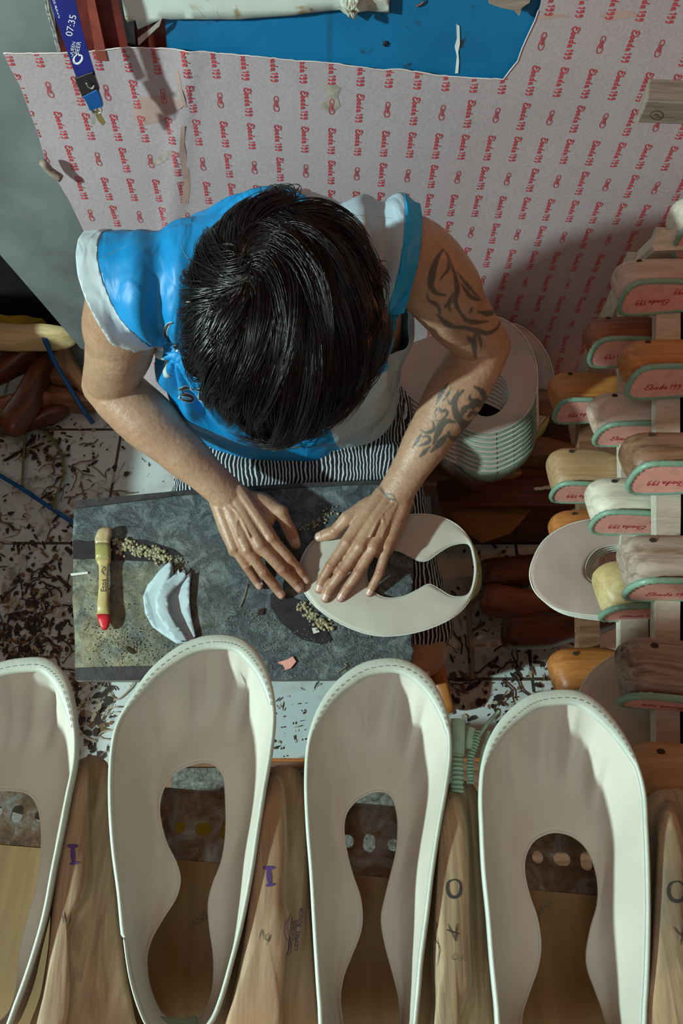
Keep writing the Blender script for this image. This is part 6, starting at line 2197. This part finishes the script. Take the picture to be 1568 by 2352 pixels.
for k in range(3):
    flat_strip([(50, 1120 - k * 3), (60, 1000 - 2 * k), (90, 985 + 2 * k), (122, 1008 + k * 3), (141, 1045 + k * 2), (146, 1085 + k * 3), (132, 1130), (112 + 6 * k, 1170)], 5, [.012 + .004 * k] * 8, M['cord'], 'leather_lace', 'strand of the curled green lace on the tiles left of the forearm', 'lace')
for o in [o for o in bpy.data.objects if o.name.startswith('leather_lace')]: o['group'] = 'strands of the curled green lace'
for pts, lab in (([(1085, 1560), (1082, 1480), (1078, 1400), (1100, 1365), (1135, 1372), (1150, 1400)], 'pale curved leather offcut strip on the right floor'),):
    flat_strip(pts, 10, [.006] * len(pts), plain('pale_offcut', (0.30, 0.26, 0.20), 0.7), 'leather_offcut', lab, 'offcut')

# translucent plastic offcuts
pm = base_mat('clear_plastic_film', (0.6, 0.66, 0.62), 0.25); pm.node_tree.nodes['Principled BSDF'].inputs['Alpha'].default_value = .35
for px, lab in (([(195, 1130), (230, 1105), (270, 1080), (295, 1070), (280, 1090), (240, 1125), (205, 1150)], 'clear plastic offcut on the tiles between the forearm and board'),
                ([(30, 1110), (70, 1090), (110, 1080), (130, 1100), (90, 1140), (110, 1200), (95, 1250), (70, 1200), (30, 1160)], 'crumpled clear plastic film on the left floor'),
                ([(0, 1020), (40, 1005), (80, 985), (70, 1010), (30, 1040), (0, 1045)], 'small clear plastic film at the left edge'),
                ([(0, 1330), (40, 1280), (60, 1250), (60, 1300), (20, 1350), (0, 1370)], 'clear plastic film left of the board')):
    P_ = [Pz(u, v, .01) for u, v in px]
    V, F = patch([(p.x, p.y) for p in P_], .012, lambda x, y: Vector((x, y, .012 + .010 * vnoise((x, y, 0), 25, 3))))
    tag(mesh_obj('plastic_film', V, F, pm), lab, 'film')

# leather scraps: uncountable
q = MB()
def flakes(n, cu, cv, su, sv, smin, smax, mi=None):
    for _ in range(n):
        u, v = random.gauss(cu, su), random.gauss(cv, sv)
        p = Pz(u, v, 0.0)
        if p.y > 1.08: continue
        s = random.uniform(smin, smax)
        el = random.uniform(1, 4.5) if random.random() < .5 else 1.3
        a0 = random.uniform(0, PI); k = random.randint(4, 7)
        z = random.uniform(.001, .006)
        tl_ = random.uniform(-.25, .25)
        ol = []
        for j in range(k):
            a = 2 * PI * j / k; r = s * random.uniform(.5, 1.1)
            x, y = math.cos(a) * r * el ** .6, math.sin(a) * r / el ** .5
            ol.append(Vector((p.x + x * math.cos(a0) - y * math.sin(a0), p.y + x * math.sin(a0) + y * math.cos(a0), z + abs(x) * tl_ * .5 + .0008)))
        q.prism(ol, (0, 0, -.0008), mi if mi is not None else random.choice((0, 0, 0, 1, 2)))
flakes(260, 80, 1380, 60, 90, .002, .010)
flakes(260, 60, 1490, 60, 55, .002, .009)
flakes(120, 100, 1230, 70, 60, .002, .010)
flakes(90, 150, 1050, 60, 45, .002, .008)
flakes(90, 60, 1010, 50, 40, .002, .012)
flakes(80, 215, 1640, 30, 60, .002, .012)
flakes(90, 600, 1680, 90, 40, .001, .004)
flakes(70, 1140, 1450, 60, 80, .002, .009)
flakes(60, 1160, 1600, 70, 40, .002, .009)
flakes(40, 1250, 1530, 40, 50, .002, .008)
flakes(70, 1150, 1330, 50, 40, .002, .010)
flakes(30, 1050, 1600, 50, 60, .003, .012)
def curls(n, cu, cv, su, sv, mi):
    for _ in range(n):
        u, v = random.gauss(cu, su), random.gauss(cv, sv); p = Pz(u, v, .004)
        a = random.uniform(0, PI * 2); pts = [p]
        for j in range(5):
            a += random.uniform(-.7, .7); pts.append(pts[-1] + Vector((math.cos(a), math.sin(a), random.uniform(-.05, .1))) * random.uniform(.006, .016))
        for pp in pts: pp.z = max(pp.z, .003)
        q.tube(catmull(pts, 12), random.uniform(.0006, .0020), 5, .5, mi=mi)
curls(36, 120, 1120, 70, 70, 1); curls(40, 70, 1420, 60, 90, 0); curls(24, 215, 1640, 30, 50, 2); curls(16, 1130, 1520, 60, 80, 0); curls(8, 250, 1140, 20, 20, 1)
sc_ = q.obj('leather_scraps', [plain('dark_scrap', (0.022, 0.013, 0.009), 0.7, 0.5), plain('brown_scrap', (0.13, 0.075, 0.035), 0.8, 0.4), plain('pale_scrap', (0.34, 0.31, 0.22), 0.8, 0.3)], None, False)
tag(sc_, 'dark leather and thread scraps littering the white tiled floor', 'scraps', None, 'stuff')

# low grey-topped crate under the table edge
lc = thing('low_crate', (0.06, -.02, 0), 'low crate with a dusty plastic-wrapped top under the front table edge', 'crate')
q = MB(); q.box((0, 0, .15), (.64, .44, .30)); q.obj('body', WOODS['brown'], lc, False)
pt = base_mat('dusty_plastic_wrap', (0.2, 0.22, 0.2), 0.2)
vv = coords(pt)
set_color(pt, ramp(pt, noise_tex(pt, vv, 60, 8, .7, 1.5), [(0.35, (0.06, 0.055, 0.04)), (0.6, (0.22, 0.24, 0.22)), (0.75, (0.5, 0.54, 0.5))]))
add_bump(pt, noise_tex(pt, vv, 90, 6, .7, 2.0), 1.0, 0.004)
q = MB(); q.box((-.10, 0.01, .303), (.42, .40, .006)); q.obj('plastic_wrap', pt, lc, False)
q = MB(); q.box((0, .222, .292), (.64, .006, .016)); q.obj('edge_strip', WOODS['orange'], lc, False)

# knob at the left edge of the sheet
q = MB(); q.tube(catmull([Py(98, 372, 1.095), Py(115, 392, 1.098), Py(140, 410, 1.10)], 8), .007, 8); tag(q.obj('hook_knob', WOODS['block'], None), 'small brown knob at the left edge of the pink sheet', 'knob')
